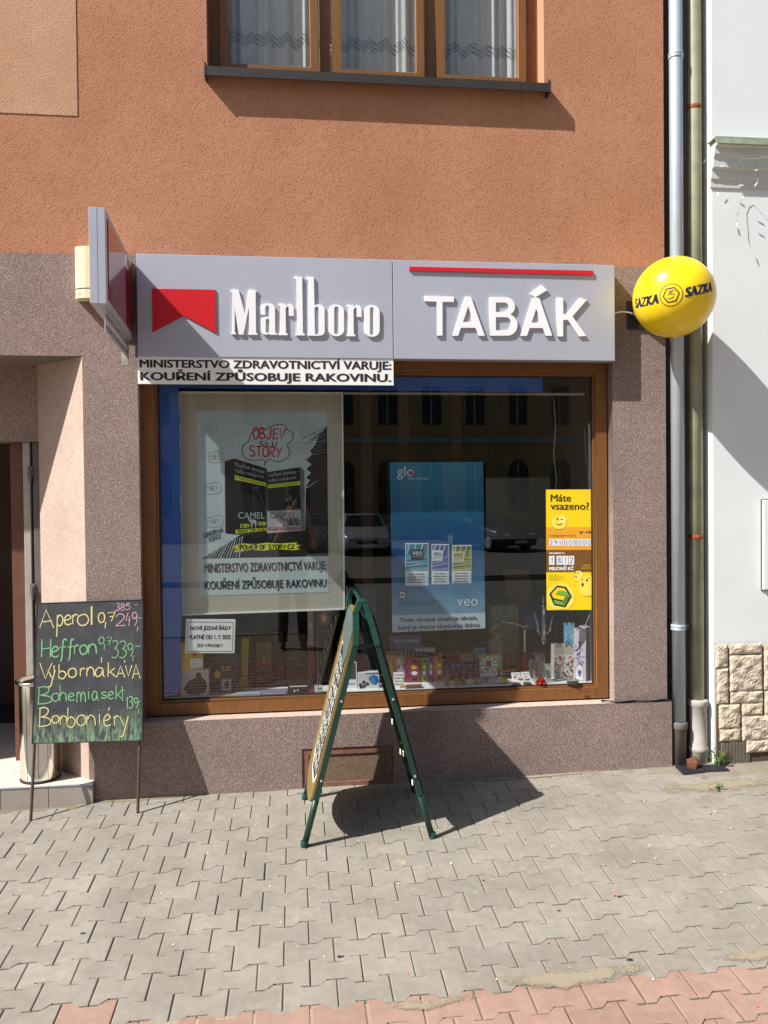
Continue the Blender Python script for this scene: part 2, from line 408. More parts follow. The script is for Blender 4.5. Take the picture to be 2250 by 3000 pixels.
def area2(p): return sum(p[i][0]*p[(i+1) % len(p)][1]-p[(i+1) % len(p)][0]*p[i][1] for i in range(len(p)))
def smoothed(p, k=5):
    out = []; n = len(p)
    for i in range(n-1):
        a, b, c, d = p[max(i-1, 0)], p[i], p[i+1], p[min(i+2, n-1)]
        for j in range(k):
            t = j/k; out.append(tuple(.5*((2*b[m])+(-a[m]+c[m])*t+(2*a[m]-5*b[m]+4*c[m]-d[m])*t*t+(-a[m]+3*b[m]-3*c[m]+d[m])*t**3) for m in (0, 1)))
    out.append(p[-1]); return out
def ribbon(p, wd):
    vs = []; fs = []; n = len(p); hw = wd/2
    for i in range(n):
        a = p[max(i-1, 0)]; b = p[min(i+1, n-1)]; dx, dy = b[0]-a[0], b[1]-a[1]; L = math.hypot(dx, dy) or 1; nx, ny = -dy/L, dx/L
        k = hw*(.8 if i in (0, n-1) else 1)*(1+.12*math.sin(i*1.7+p[0][0]))
        vs += [(p[i][0]+nx*k, p[i][1]+ny*k), (p[i][0]-nx*k, p[i][1]-ny*k)]
    for i in range(n-1): fs.append((2*i, 2*i+2, 2*i+3, 2*i+1))
    return vs, fs
_o = [(.5, 0), (.12, .18), (0, .55), (.2, .93), (.55, 1), (.9, .8), (1, .4), (.8, .06), (.5, 0)]
GL = {'A': [[(0, 1), (.45, 0), (1, 1)], [(.12, .68), (.88, .62)]], 'Á': [[(0, 1), (.45, .15), (1, 1)], [(.12, .7), (.88, .65)], [(.5, .08), (.75, -.1)]],
 'B': [[(.12, 0), (.06, 1)], [(0, .06), (.5, 0), (.8, .14), (.6, .4), (.15, .5)], [(.15, .5), (.75, .55), (1, .75), (.7, .94), (0, 1)]],
 'C': [[(.95, .12), (.55, 0), (.1, .3), (.05, .7), (.5, 1), (1, .85)]], 'D': [[(.1, 0), (.1, 1)], [(0, .02), (.6, .08), (1, .5), (.6, .95), (0, 1)]],
 'E': [[(.95, .02), (.1, .06), (.08, 1)], [(.1, .5), (.8, .46)], [(.08, 1), (1, .94)]], 'F': [[(.95, .02), (.1, .06), (.08, 1)], [(.1, .5), (.8, .46)]],
 'H': [[(.05, 0), (0, 1)], [(1, 0), (.95, 1)], [(.02, .55), (.97, .48)]], 'I': [[(.5, 0), (.5, 1)]], 'Í': [[(.5, .15), (.5, 1)], [(.4, .05), (.9, -.12)]],
 'J': [[(.8, 0), (.78, .7), (.6, .95), (.3, 1), (.05, .8)]], 'K': [[(.05, 0), (.05, 1)], [(.95, 0), (.1, .55)], [(.3, .45), (1, 1)]], 'L': [[(.1, 0), (.08, 1), (1, .95)]],
 'M': [[(0, 1), (.12, 0), (.5, .7)], [(.5, .7), (.85, 0), (1, 1)]], 'N': [[(0, 1), (.08, 0), (.9, 1)], [(.9, 1), (1, 0)]], 'O': [_o],
 'P': [[(.1, 0), (.06, 1)], [(0, .06), (.6, 0), (1, .25), (.6, .52), (.1, .56)]], 'R': [[(.1, 0), (.06, 1)], [(0, .06), (.6, 0), (.95, .22), (.6, .48), (.1, .52)], [(.35, .5), (1, 1)]],
 'S': [[(.95, .1), (.5, 0), (.1, .2), (.35, .45), (.8, .6), (.9, .85), (.45, 1), (0, .9)]], 'T': [[(0, .05), (1, 0)], [(.5, .02), (.48, 1)]],
 'U': [[(0, 0), (.05, .7), (.4, 1), (.85, .8), (1, 0)]], 'V': [[(0, 0), (.45, 1), (1, 0)]], 'W': [[(0, 0), (.25, 1), (.5, .3)], [(.5, .3), (.75, 1), (1, 0)]],
 'Y': [[(0, 0), (.5, .5)], [(1, 0), (.35, 1)]], 'Z': [[(0, .03), (.95, 0), (.05, 1)], [(.05, 1), (1, .95)]],
 'a': [[(.85, .15), (.4, 0), (.05, .45), (.2, .95), (.6, .8), (.85, .15)], [(.85, .1), (.85, .8), (1, 1)]],
 'b': [[(.1, 0), (.05, .95)], [(.05, .9), (.1, .6), (.55, .48), (.95, .7), (.6, 1), (.05, .95)]],
 'e': [[(.08, .55), (.6, .45), (.9, .25), (.55, 0), (.1, .3), (.1, .8), (.5, 1), (1, .85)]],
 'f': [[(1, .05), (.65, 0), (.5, .3), (.4, .8), (.25, 1)], [(.1, .38), (.9, .33)]], 'h': [[(.1, 0), (.05, 1)], [(.05, .75), (.4, .48), (.85, .55), (.95, .75), (1, 1)]],
 'i': [[(.5, .3), (.5, 1)], [(.5, 0), (.52, .06)]], 'k': [[(.1, 0), (.05, 1)], [(.85, .4), (.1, .72)], [(.25, .65), (1, 1)]], 'l': [[(.5, 0), (.5, 1)]],
 'm': [[(.02, .05), (0, 1)], [(.02, .4), (.2, .05), (.42, .2), (.48, .95)], [(.48, .4), (.7, .05), (.92, .2), (1, 1)]],
 'n': [[(.05, .05), (0, 1)], [(.03, .5), (.4, .02), (.85, .2), (.95, .6), (1, 1)]], 'o': [_o], 'p': [[(.2, 0), (.1, 1)], [(.15, .15), (.6, 0), (1, .2), (.7, .48), (.15, .45)]],
 'r': [[(.1, .05), (.1, 1)], [(.1, .45), (.35, .1), (.7, .0), (1, .12)]], 's': [[(.95, .1), (.5, 0), (.1, .2), (.35, .45), (.8, .6), (.9, .85), (.45, 1), (0, .9)]],
 't': [[(.4, 0), (.45, 1)], [(0, .32), (1, .26)]], 'v': [[(0, 0), (.45, 1), (1, 0)]], 'y': [[(0, 0), (.5, .45)], [(1, 0), (.6, .6), (.4, .95), (.0, 1)]], 'u': [[(0, 0), (.05, .7), (.4, 1), (.85, .8), (1, 0)], [(1, 0), (1, 1)]],
 'z': [[(0, .03), (.95, 0), (.05, 1)], [(.05, 1), (1, .95)]],
 '0': [_o], '1': [[(.1, .35), (.7, 0), (.6, 1)]], '2': [[(.05, .25), (.4, 0), (.85, .15), (.7, .5), (0, 1)], [(0, 1), (1, .95)]],
 '3': [[(.1, .08), (.6, 0), (.9, .18), (.6, .42), (.35, .45)], [(.35, .45), (.85, .55), (.95, .8), (.5, 1), (0, .95)]], '4': [[(.5, 0), (.05, .6), (1, .55)], [(.75, .3), (.7, 1)]],
 '5': [[(.9, 0), (.25, .05), (.15, .42)], [(.15, .42), (.7, .4), (.95, .7), (.6, 1), (0, .92)]], '7': [[(0, .08), (1, 0), (.5, 1)], [(.25, .5), (.85, .45)]],
 '8': [[(.55, .48), (.15, .25), (.5, 0), (.85, .22), (.5, .48), (.1, .75), (.5, 1), (.95, .75), (.55, .48)]], '9': [[(.9, .2), (.5, 0), (.08, .2), (.35, .5), (.85, .3), (.9, .2)], [(.9, .15), (.85, .7), (.5, 1)]],
 ',': [[(.6, 0), (.3, 1)]], '-': [[(0, .5), (1, .4)]], '.': [[(.3, .92), (.5, 1)]], '´': [[(.2, 1), (.8, 0)]], '!': [[(.5, 0), (.5, .7)], [(.5, .92), (.52, 1)]]}
def onY(y): return lambda px, py, d: W(px, py, y-d)

# ================================================================ GROUND
# big ground sheet (road level) reaching the horizon
g = MB(); g.box(-400, 400, -400, 400, -.9, -.30); ground = g.build('ground', 'asphalt'); tag(ground, 'wide grey ground under the street', 'ground', kind='structure')
road = MB(); road.add([(-60, -13.5, -.292), (60, -13.5, -.292), (60, -6.2, -.292), (-60, -6.2, -.292)], [(0, 1, 2, 3)])
tag(road.build('road', 'asphalt'), 'grey asphalt road in front of the shop', 'road', kind='structure')
pv = MB()
ys = [1.2, 0, -2.7, -6.0]; xs = [-30, -8, -3, 0, 3.2, 8, 30]
for a in range(len(ys)-1):
    for b in range(len(xs)-1):
        q = [(xs[b], ys[a+1]), (xs[b+1], ys[a+1]), (xs[b+1], ys[a]), (xs[b], ys[a])]
        pv.add([(x, y, gz(max(x, -3), y)-.0065) for x, y in q], [(0, 1, 2, 3)])
pavement = pv.build('pavement', 'sand'); tag(pavement, 'pavement of grey interlocking pavers in front of the shop', 'pavement', kind='structure')
rs = MB(); q = [(-8, -2.69), (8, -2.69), (8, -1.865), (-8, -1.865)]; rs.add([(x, y, gz(max(-3, x), y)-.0042) for x, y in q], [(0, 1, 2, 3)]); rs.build('joint_sand', 'sandlight', pavement)
kb = MB()
for i in range(-20, 21): kb.bbox(i*1.0+.004, i*1.0+.996, -6.15, -6.0, -.4, -.145, .01)
tag(kb.build('kerb', 'cement'), 'concrete kerb between pavement and road', 'kerb', kind='structure')
op = MB(); op.box(-60, 60, -17.2, -13.5, -.5, -.16); tag(op.build('pavement', 'asphalt'), 'pavement on the far side of the road', 'pavement', kind='structure')

# interlocking pavers -------------------------------------------------
OX, OY, ROWP, ANG = -.7895, .21835, .12627, .0039
def paver_mesh(name, h0, h1, gapx):
    hx_ = .1-gapx
    top = [(-hx_, -h0), (-.062, -h0), (-.034, -h1), (.034, -h1), (.062, -h0), (hx_, -h0), (hx_, h0), (.062, h0), (.034, h1), (-.034, h1), (-.062, h0), (-hx_, h0)]
    n = len(top); rings = []
    for ins, z in ((.0, -.03), (.0, -.0022), (.0028, 0)):
        rings += [(x-math.copysign(ins, x), y-math.copysign(ins, y), z) for x, y in top]
    fs = [tuple(2*n+i for i in range(n))]
    for k in range(2):
        for i in range(n): fs.append((k*n+i, k*n+(i+1) % n, (k+1)*n+(i+1) % n, (k+1)*n+i))
    me = bpy.data.meshes.new(name); me.from_pydata(rings, [], fs); me.update(); return me
hh = ROWP/2
PM = {}
for kind, gap in (('paver', .0024), ('redpaver', .0038)):
    me = paver_mesh(kind, hh+.0135-gap*.85, hh-.0135-gap*.85, gap); me.materials.append(M[kind]); PM[kind] = me
cands = []
for row in range(1, 36):
    for ci in range(-9, 21):
        c = ci if row % 2 == 0 else ci+.5
        a = c*.2; b = -row*ROWP
        x = OX + a*math.cos(ANG) - b*math.sin(ANG); y = OY + a*math.sin(ANG) + b*math.cos(ANG)
        if y > .04 or (y > -.06 and x < -1.28): continue
        if x > 2.34 and y > -.20 + (x-2.34)*-.12: continue
        if y < -2.66 and False: continue
        kind = 'redpaver' if (row >= 17 or (row == 16 and ci == 0)) else 'paver'
        d = Vector((x, y, gz(x, y)))-CAM; dz = d.dot(_f)
        px = 1125+FPX*d.dot(_r)/dz; py = 1500-FPX*d.dot(_u)/dz
        vis = -90 < px < 2340 and py < 3070
        cands.append((not vis, dz, x, y, kind))
cands.sort()
stuff = {'paver': MB(), 'redpaver': MB()}
for i, (hid, dz, x, y, kind) in enumerate(cands):
    zz = gz(x, y)+random.uniform(-.0016, .0016); rx = .0549+random.uniform(-.006, .006); ry = -.0082+random.uniform(-.006, .006)
    if i < 300 and not hid:
        o = bpy.data.objects.new('paver', PM[kind]); col.objects.link(o); o.parent = pavement
        o.location = (x+random.uniform(-.0012, .0012), y, zz); o.rotation_euler = (rx, ry, ANG+random.uniform(-.008, .008))
    else:
        me = PM[kind]; mt = Matrix.Translation((x, y, zz)) @ Matrix.Rotation(rx, 4, 'X') @ Matrix.Rotation(ry, 4, 'Y')
        stuff[kind].add([mt @ v.co for v in me.vertices], [tuple(p.vertices) for p in me.polygons])
for k, mb in stuff.items():
    if mb.v: tag(mb.build('pavers', k, pavement), kind='stuff')
# cement strip and worn patch beside the neighbouring house
def blob(cx, cy, rx, ry, n=26, dz=.004, jit=.18, seed=1):
    rr = random.Random(seed); pts = []
    for i in range(n):
        a = 2*math.pi*i/n; k = 1+rr.uniform(-jit, jit); x = cx+rx*k*math.cos(a); y = cy+ry*k*math.sin(a); pts.append((x, y, gz(x, y)+dz))
    return pts
cm = MB(); nn = 18
for i in range(nn+1):
    t = i/nn; x = 2.14+t*2.1; y = -.165-.10*min(1, t*3)+.022*math.sin(i*1.9)+.012*math.sin(i*4.1)
    for j in range(6):
        k = j/5; yy = y+(.28-y)*k; rise = .003+.026*min(1, max(0, (x-2.36)/.25))*min(1, k*1.5)+.002*math.sin(i*2.3+j*1.7)*(j > 0)
        cm.v.append((x, yy, gz(x, max(yy, -.3))+(rise if j else -.004)))
for i in range(nn):
    for j in range(5): k = i*6+j; cm.f.append((k, k+6, k+7, k+1))
tag(cm.build('pavement_patch', 'cement', pavement, True))
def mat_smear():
    s = N('sand_and_sunlight_smear'); v = s.coords('UV'); sep = s.n('ShaderNodeSeparateXYZ'); s.l(v, sep.inputs[0]); o_ = s.coords()
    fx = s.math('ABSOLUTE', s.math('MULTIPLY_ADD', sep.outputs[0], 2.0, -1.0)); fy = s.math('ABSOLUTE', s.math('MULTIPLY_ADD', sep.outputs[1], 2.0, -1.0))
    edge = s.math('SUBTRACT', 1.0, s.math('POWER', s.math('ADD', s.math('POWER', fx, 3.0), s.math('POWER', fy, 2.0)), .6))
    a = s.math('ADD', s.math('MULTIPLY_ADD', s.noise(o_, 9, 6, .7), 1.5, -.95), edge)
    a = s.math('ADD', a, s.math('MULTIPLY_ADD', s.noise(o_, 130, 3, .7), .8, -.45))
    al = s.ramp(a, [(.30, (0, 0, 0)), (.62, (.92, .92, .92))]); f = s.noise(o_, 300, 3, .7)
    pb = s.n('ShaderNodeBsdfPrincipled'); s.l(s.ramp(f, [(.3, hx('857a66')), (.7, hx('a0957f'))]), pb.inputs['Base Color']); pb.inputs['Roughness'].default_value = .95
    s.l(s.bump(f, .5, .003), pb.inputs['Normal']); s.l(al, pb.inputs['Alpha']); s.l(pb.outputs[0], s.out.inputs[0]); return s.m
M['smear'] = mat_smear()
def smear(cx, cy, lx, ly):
    n = 12; me = bpy.data.meshes.new('sand_and_sunlight_smear'); vs_ = []; uv = []; fs_ = []
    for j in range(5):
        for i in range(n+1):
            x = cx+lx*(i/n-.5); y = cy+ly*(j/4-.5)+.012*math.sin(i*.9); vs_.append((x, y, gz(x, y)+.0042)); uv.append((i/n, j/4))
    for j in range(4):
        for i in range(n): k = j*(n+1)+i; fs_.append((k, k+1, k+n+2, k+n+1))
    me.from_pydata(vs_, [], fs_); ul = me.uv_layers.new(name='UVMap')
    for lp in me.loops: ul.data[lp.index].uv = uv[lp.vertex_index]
    tag(link('sand_and_sunlight_smear', me, 'smear', pavement), kind='stuff')
smear(1.02, -1.83, .95, .17); smear(1.75, -1.80, .6, .13); smear(2.45, -.33, 1.3, .30); smear(-.9, -.03, 1.5, .10); smear(.45, -1.90, .5, .10); smear(1.4, -.05, 1.9, .07)  # the one by the downpipes paints in pale sunlight reflected off the window
gu = MB()
for k, (px, py, r_) in enumerate([(243, 2735, .012), (738, 2443, .014), (997, 2803, .013), (1845, 2812, .014), (1638, 2668, .008), (1815, 2628, .010), (2080, 2385, .010), (1416, 2580, .008), (1640, 2630, .006)]):
    p = WG(px, py); gu.poly(blob(p.x, p.y, r_, r_*.55, 14, .0012, .2, k))
tag(gu.build('chewing_gum_spots', 'ink', pavement), kind='stuff')
pm = {k: MB() for k in ('petal_w', 'petal_p', 'petal_r')}
rr = random.Random(5)
for i in range(150):
    px = rr.uniform(420, 2250); py = rr.uniform(2270, 2640) if rr.random() < .8 else rr.uniform(2600, 2980)
    p = WG(px, py)
    if p.y > -.05: continue
    s_ = rr.uniform(.0025, .0065); a = rr.uniform(0, 6.28); z = gz(p.x, p.y)+.0025
    mb = pm[rr.choice(['petal_w', 'petal_w', 'petal_w', 'petal_p', 'petal_r'])]
    mb.poly([(p.x+s_*math.cos(a+t)*(1 if j % 2 else .6), p.y+s_*math.sin(a+t)*(1 if j % 2 else .6), z+.0016*(j % 3)) for j, t in enumerate((0, 1.3, 2.6, 3.9, 5.1))])
for k, mb in pm.items(): tag(mb.build('fallen_petals', k), {'petal_w': 'tiny white petals scattered over the grey pavers', 'petal_p': 'tiny pink petals scattered over the grey pavers', 'petal_r': 'tiny red petals scattered over the grey pavers'}[k], 'petals', kind='stuff')

# ================================================================ THE SHOP BUILDING
B = thing('shop_building', (0, 0, 0), 'orange rendered house with speckled grey-brown ground floor and a shop window', 'building')
XR = 2.296
slab('upper_wall', [rect(-9, XR, 3.152, 9), rect(-.505, 1.527, 4.236, 6.1)], .012, .36, 'orange', B)
slab('painted_panel', [rect(-6, -1.241, 3.946, 6.5)], .0085, .0117, 'peach', B)
WX0, WX1, WZ0, WZ1 = -.925, 1.948, .433, 2.575
slab('base_wall', [[(-9, -.4), (-3.0, -.4), (-3.0, 2.567), (-1.236, 2.567), (-1.236, -.4), (XR, -.4), (XR, 3.151), (-9, 3.151)], rect(WX0, WX1, WZ0, WZ1)], 0, .36, 'mosaic', B)
sv = MB(); sv.prism([(-1.2365, .0005, -.3), (-1.2365, .3595, -.3), (-1.59, .3595, -.3), (-1.59, .325, -.3)][::-1], (0, 0, 2.866))
sv.build('splayed_wall', 'reveal', B)
MB().box(-3.0, -1.5905, .33, .5, 2.1, 2.75).build('inner_lintel', 'mosaic', B)
MB().box(XR-.25, XR, .3605, 6, -.4, 9).build('side_wall', 'mosaic', B)
MB().box(XR+.0005, 2.5835, .62, .8, -.4, 9).build('gap_wall', 'mosaic', B)
# entrance hall
h = MB(); h.box(-3.2, -1.4, 1.9, 2.0, -.2, 2.8); h.box(-1.545, -1.4, .361, 1.9, -.2, 2.8); h.box(-3.3, -3.001, .361, 1.9, -.2, 2.8); h.box(-3.0, -1.5455, .5005, 1.9, 2.45, 2.55)
h.build('hall_wall', P('hall_brown', '75625a', .8, 0, .1, 4), B)
# plinth with an opening for the vent
slab('plinth', [rect(-1.198, 2.312, -.4, .431), rect(-.003, .543, -.2, .238)], -.03, -.0005, 'mosaic', B)
v = MB()
for a in (rect(-.001, .541, .195, .2365), rect(-.001, .541, -.15, .03), rect(-.001, .04, .0305, .1945), rect(.505, .541, .0305, .1945)):
    v.bbox(a[0][0], a[1][0], -.024, -.012, a[0][1], a[2][1], .002)
vent = v.build('vent_frame', 'ventbrown', B); v = MB(); v.box(.039, .506, -.017, -.013, .029, .196)
v.build('vent_mesh', 'ventmesh', vent)
# interior of the shop and of the room above
def room(name, x0, x1, y0, y1, z0, z1, mat):
    b = MB(); b.add([(x0, y0, z0), (x1, y0, z0), (x1, y1, z0), (x0, y1, z0), (x0, y0, z1), (x1, y0, z1), (x1, y1, z1), (x0, y1, z1)],
                    [(0, 1, 2, 3), (7, 6, 5, 4), (0, 3, 7, 4), (2, 1, 5, 6), (3, 2, 6, 7)]); return b.build(name, mat, B)
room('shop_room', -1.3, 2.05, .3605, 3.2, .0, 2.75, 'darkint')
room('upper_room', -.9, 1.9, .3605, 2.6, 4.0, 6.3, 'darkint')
# ---- shop window
MB().box(-.9205, 1.9445, -.0285, .067, .4335, .4365).build('window_ledge', 'reveal', B)
FY = .068
sw = slab('shop_window', [rect(-.922, 1.9375, .445, 2.572), rect(-.846, 1.864, .516, 2.498)], FY, FY+.075, 'woodframe', B)
for (x0, x1, z0, z1) in ((-.846, -.832, .516, 2.498), (1.850, 1.864, .516, 2.498)): MB().bbox(x0, x1, FY+.012, FY+.028, z0, z1, .002).build('glazing_bead', 'woodframe', sw)
for (z0, z1) in ((.516, .530), (2.484, 2.498)): MB().bbox(-.8315, 1.8495, FY+.0125, FY+.0275, z0, z1, .002).build('glazing_bead', 'woodframe_h', sw)
gk = MB()
for (x0, x1, z0, z1) in ((-.832, -.824, .530, 2.484), (1.842, 1.850, .530, 2.484), (-.824, 1.842, .530, .537), (-.824, 1.842, 2.477, 2.484)): gk.box(x0, x1, FY+.020, FY+.032, z0, z1)
gk.build('rubber_seal', 'steel_dark', sw)
GY = FY+.034
MB().add([(-.832, GY, .53), (1.85, GY, .53), (1.85, GY, 2.484), (-.832, GY, 2.484)], [(0, 1, 2, 3)]).build('pane', 'glass', sw)
dc = MB(); p = W(1715, 2035, FY-.004); dc.bbox(p.x-.016, p.x+.012, FY-.014, FY-.0005, p.z-.004, p.z+.006, .003); dc.build('drain_cap', 'woodframe_h', sw)
# blue film along the left edge and the top, torn edges
fl = [(-.831, .57)]; rr = random.Random(3)
fl = [(-.8235, .545), (-.745, .56), (-.728, .60)]
for i in range(40): z = .62+i*.045; fl.append((-.714+rr.uniform(-.004, .004)+(.006 if z > 1 else -.004), z))
fl += [(-.712, 2.400), (1.535, 2.385), (1.535, 2.4765), (-.8235, 2.4765)]
me = curve_mesh([fl])
for vv in me.vertices: vv.co = Vector((vv.co.x, GY+.0025, vv.co.y))
link('blue_film', me, 'bluefilm', sw)
# white inner sill and display platform
isl = MB(); isl.bbox(-.92, 1.94, FY+.0755, .335, .500, .529, .004); isl.build('inner_sill', 'white', sw)
pf = MB(); pf.box(-1.29, 2.04, .3615, 1.02, .02, .524); pf.build('display_platform', 'oak', sw)
# ---- upper window
uw = slab('upper_window', [rect(-.5045, 1.5265, 4.2365, 6.1), rect(-.437, .160, 4.306, 6.0), rect(.222, .808, 4.306, 6.0), rect(.866, 1.457, 4.306, 6.0)], .135, .215, 'woodframe', B)
for (x0, x1) in ((-.440, .150), (.232, .800), (.874, 1.446)):
    sa = slab('sash', [rect(x0, x1, 4.298, 6.02), rect(x0+.056, x1-.052, 4.345, 5.96)], .105, .158, 'woodframe', uw, .003)
    MB().add([(x0+.05, .14, 4.34), (x1-.05, .14, 4.34), (x1-.05, .14, 5.97), (x0+.05, .14, 5.97)], [(0, 1, 2, 3)]).build('pane', 'glass_up', sa)
s_ = MB(); s_.prism([(-.512, .135, 4.246), (-.512, -.058, 4.232), (-.512, -.058, 4.180), (-.512, -.052, 4.180), (-.512, -.052, 4.226), (-.512, .135, 4.237)], (2.046, 0, 0))
sil = s_.build('window_sill', 'sill', uw)
for x in (-.516, 1.5345): MB().bbox(x, x+.012, -.060, .02, 4.176, 4.252, .002).build('sill_end_cap', 'sill', sil)
# small wires on the ledge by the corner
cb = MB()
for k in range(3):
    pts = []
    for i in range(12):
        t = i/11; x = 1.86+t*.47; pts.append((x, -.004-.018*min(1, t*4)-.004*k, .4375+.003*k+.004*math.sin(i*1.3+k)+(.006 if t < .15 else 0)))
    cb.tube(pts, .0035, 6)
tag(cb.build('cable', 'black'), 'black cables running along the ledge at the house corner', 'cable')

# lace curtain behind the upper panes
def lace():
    s = N('lace_curtain'); v = s.coords(); sep = s.n('ShaderNodeSeparateXYZ'); s.l(v, sep.inputs[0]); x, z = sep.outputs[0], sep.outputs[2]
    zig = s.math('MULTIPLY', s.math('PINGPONG', s.math('MULTIPLY', x, 1.0), .055), .75)
    d = s.math('ABSOLUTE', s.math('SUBTRACT', s.math('SUBTRACT', z, .24), zig))
    band = s.math('LESS_THAN', d, .036)
    str_ = s.math('GREATER_THAN', s.math('SINE', s.math('MULTIPLY', s.math('ADD', s.math('MULTIPLY', x, 1.6), s.math('MULTIPLY', z, 1.1)), 190)), -.1)
    hole = s.math('MULTIPLY', band, str_)
    d2 = s.math('ABSOLUTE', s.math('SUBTRACT', s.math('SUBTRACT', z, .045), zig)); hole = s.math('MAXIMUM', hole, s.math('MULTIPLY', s.math('LESS_THAN', d2, .012), str_))
    cc = s.ramp(s.noise(v, 60, 3), [(.3, hx('dfdcd2')), (.7, hx('f4f1e8'))])
    df = s.n('ShaderNodeBsdfPrincipled'); s.l(cc, df.inputs['Base Color']); df.inputs['Roughness'].default_value = .9
    tr = s.n('ShaderNodeBsdfTransparent'); mx = s.n('ShaderNodeMixShader')
    s.l(s.math('MULTIPLY_ADD', hole, .5, .04), mx.inputs[0]); s.l(df.outputs[0], mx.inputs[1]); s.l(tr.outputs[0], mx.inputs[2]); s.l(mx.outputs[0], s.out.inputs[0]); return s.m
M['lace'] = lace()
for ci, (x0, x1, lb) in enumerate(((-.42, .19, 'white lace curtain behind the upper pane beside the dark left jamb'), (.20, .84, 'white lace curtain behind the middle upper pane'), (.85, 1.46, 'white lace curtain behind the upper pane beside the bright orange reveal'))):
    n = 70; q = MB()
    for i in range(n+1):
        x = (x1-x0)*i/n; y = .016*math.sin(i*.42+ci*1.3)+.010*math.sin(i*.97+ci)
        q.v += [(x, y, -.05), (x, y*1.0, 1.6)]
    q.f = [(2*i, 2*i+2, 2*i+3, 2*i+1) for i in range(n)]
    o = q.build('lace_curtain', 'lace', None, True); o.location = (x0, .252, 4.32); tag(o, lb, 'curtain', 'lace curtains in the upper window')

# ---- entrance step and door rails
st = thing('entrance_step', (-1.5, 0, 0), 'low step of cream tiles with grey slate riser at the entrance', 'step')
b = MB(); b.box(-2.99, -1.2095, -.052, 1.899, -.3, .094); b.build('core', 'grout', st)
for (x0, x1) in ((-1.4445, -1.2025), (-1.7065, -1.4475), (-1.9685, -1.7095), (-2.2305, -1.9715)):
    MB().bbox(x0, x1, -.0605, -.0525, -.12, .096, .0015).build('riser_tile', 'slate', st)
ed = MB(); ed.bbox(-2.99, -1.2, -.064, -.052, .0965, .1055, .002); ed.build('edge_trim', 'zinc', st)
MB().box(-1.209, -1.202, -.052, -.004, -.1, .0945).build('side_tile', 'slate', st)
for i, (y0, y1) in enumerate(((-.0515, .29), (.293, .62), (.623, .95), (.953, 1.28))):
    for (x0, x1) in ((-1.4445, -1.2105), (-1.7065, -1.4475), (-1.9685, -1.7095), (-2.2305, -1.9715), (-2.4925, -2.2335)):
        MB().bbox(x0, x1, y0, y1, .0945, .1045, .001).build('floor_tile', 'tile', st)
dr = thing('entrance_door_frame', (-1.66, .4, .1), 'brown door frame with pale metal guide rails inside the entrance', 'door frame')
MB().bbox(-1.700, -1.658, .365, .44, .1055, 2.098, .004).build('guide_rail', 'castgrey', dr)
MB().bbox(-1.640, -1.597, .361, .42, .1055, 2.098, .004).build('guide_rail', 'castdark', dr)
MB().bbox(-1.657, -1.641, .40, .46, .1055, 2.098, .002).build('jamb', 'doorbrown', dr)
MB().bbox(-1.79, -1.701, .41, .47, .1055, 2.098, .003).build('door_edge', 'doorbrown', dr)
for z in (1.15, 1.88):
    hg = MB(); hg.bbox(-1.668, -1.636, .352, .372, z, z+.07, .004); hg.tube([(-1.652, .350, z-.03), (-1.652, .350, z+.05)], .009, 8); hg.build('hinge', 'castdark', dr)

# ================================================================ DOWNPIPES, NEIGHBOURING HOUSE
dp = thing('downpipe', (2.372, 0, 0), 'silver grey zinc downpipe at the corner of the orange house', 'downpipe')
pz = MB(); pz.tube([(2.374, .0, .27), (2.372, .0, 4), (2.372, 0, 9)], .041, 20); pz.build('pipe', 'zinc', dp, True)
for z in (4.47, .895):
    q = MB(); q.lathe((2.372, 0, z), [(.041, -.022), (.046, -.018), (.046, -.008), (.0425, -.004), (.046, 0), (.046, .014), (.041, .018)], 22); q.build('joint_ring', 'zinc', dp, True)
q = MB(); q.bbox(2.413, 2.438, -.008, .012, .885, .915, .003); q.tube([(2.43, -.006, .9), (2.43, .6, .9)], .006, 8); q.build('pipe_clip', 'castdark', dp)
q = MB(); q.lathe((2.374, .0, 0), [(.043, -.05), (.043, .245), (.049, .25), (.052, .262), (.052, .285), (.049, .295), (.041, .296)], 22); q.build('socket_pipe', 'castdark', dp, True)
gy_ = .02; gx_ = W(2036, 900, gy_).x
gp = thing('downpipe', (gx_, gy_, 0), 'faded green downpipe with a rusty ring and pale socket beside the white house', 'downpipe')
q = MB(); q.tube([(gx_+.004, gy_, .42), (gx_, gy_, 4), (gx_-.002, gy_, 9)], .0425, 20); q.build('pipe', 'greenpipe', gp, True)
for py in (318, 1573): q = MB(); z_ = W(2036, py, gy_).z; q.lathe((gx_, gy_, z_), [(.0425, -.014), (.0445, -.012), (.0445, .012), (.0425, .014)], 20); q.build('rusty_ring', 'rust', gp, True)
q = MB(); q.lathe((gx_+.004, gy_-.012, 0), [(.057, -.05), (.055, .10), (.060, .105), (.060, .125), (.054, .135), (.052, .385), (.059, .392), (.060, .418), (.058, .428), (.0435, .429)], 24); q.build('socket_pipe', 'castgrey', gp, True)
NB = thing('neighbouring_house', (2.7, .07, 0), 'pale grey-white house with moulded cornice and rough sandstone base', 'building')
NX = 2.659
MB().box(NX, 12, .07, 5, -.4, 9).build('wall', 'white_wall', NB)
c_ = [(.071, 3.905), (-.075, 3.892), (-.075, 3.870), (-.035, 3.865), (-.030, 3.825), (-.006, 3.800), (-.004, 3.752), (.030, 3.742), (.036, 3.690), (.052, 3.682), (.055, 3.640), (.071, 3.632)]
MB().prism([(NX-.014, .071+(y-.071)*.6, z) for y, z in c_][::-1], (9, 0, 0)).build('cornice', 'cornice', NB)
fb = MB(); fb.bbox(NX-.032, 11.7, -.030, .07, 3.9055, 3.914, .002); fb.box(NX-.032, 11.7, -.030, -.026, 3.872, 3.9053); fb.build('flashing', 'flash', NB)
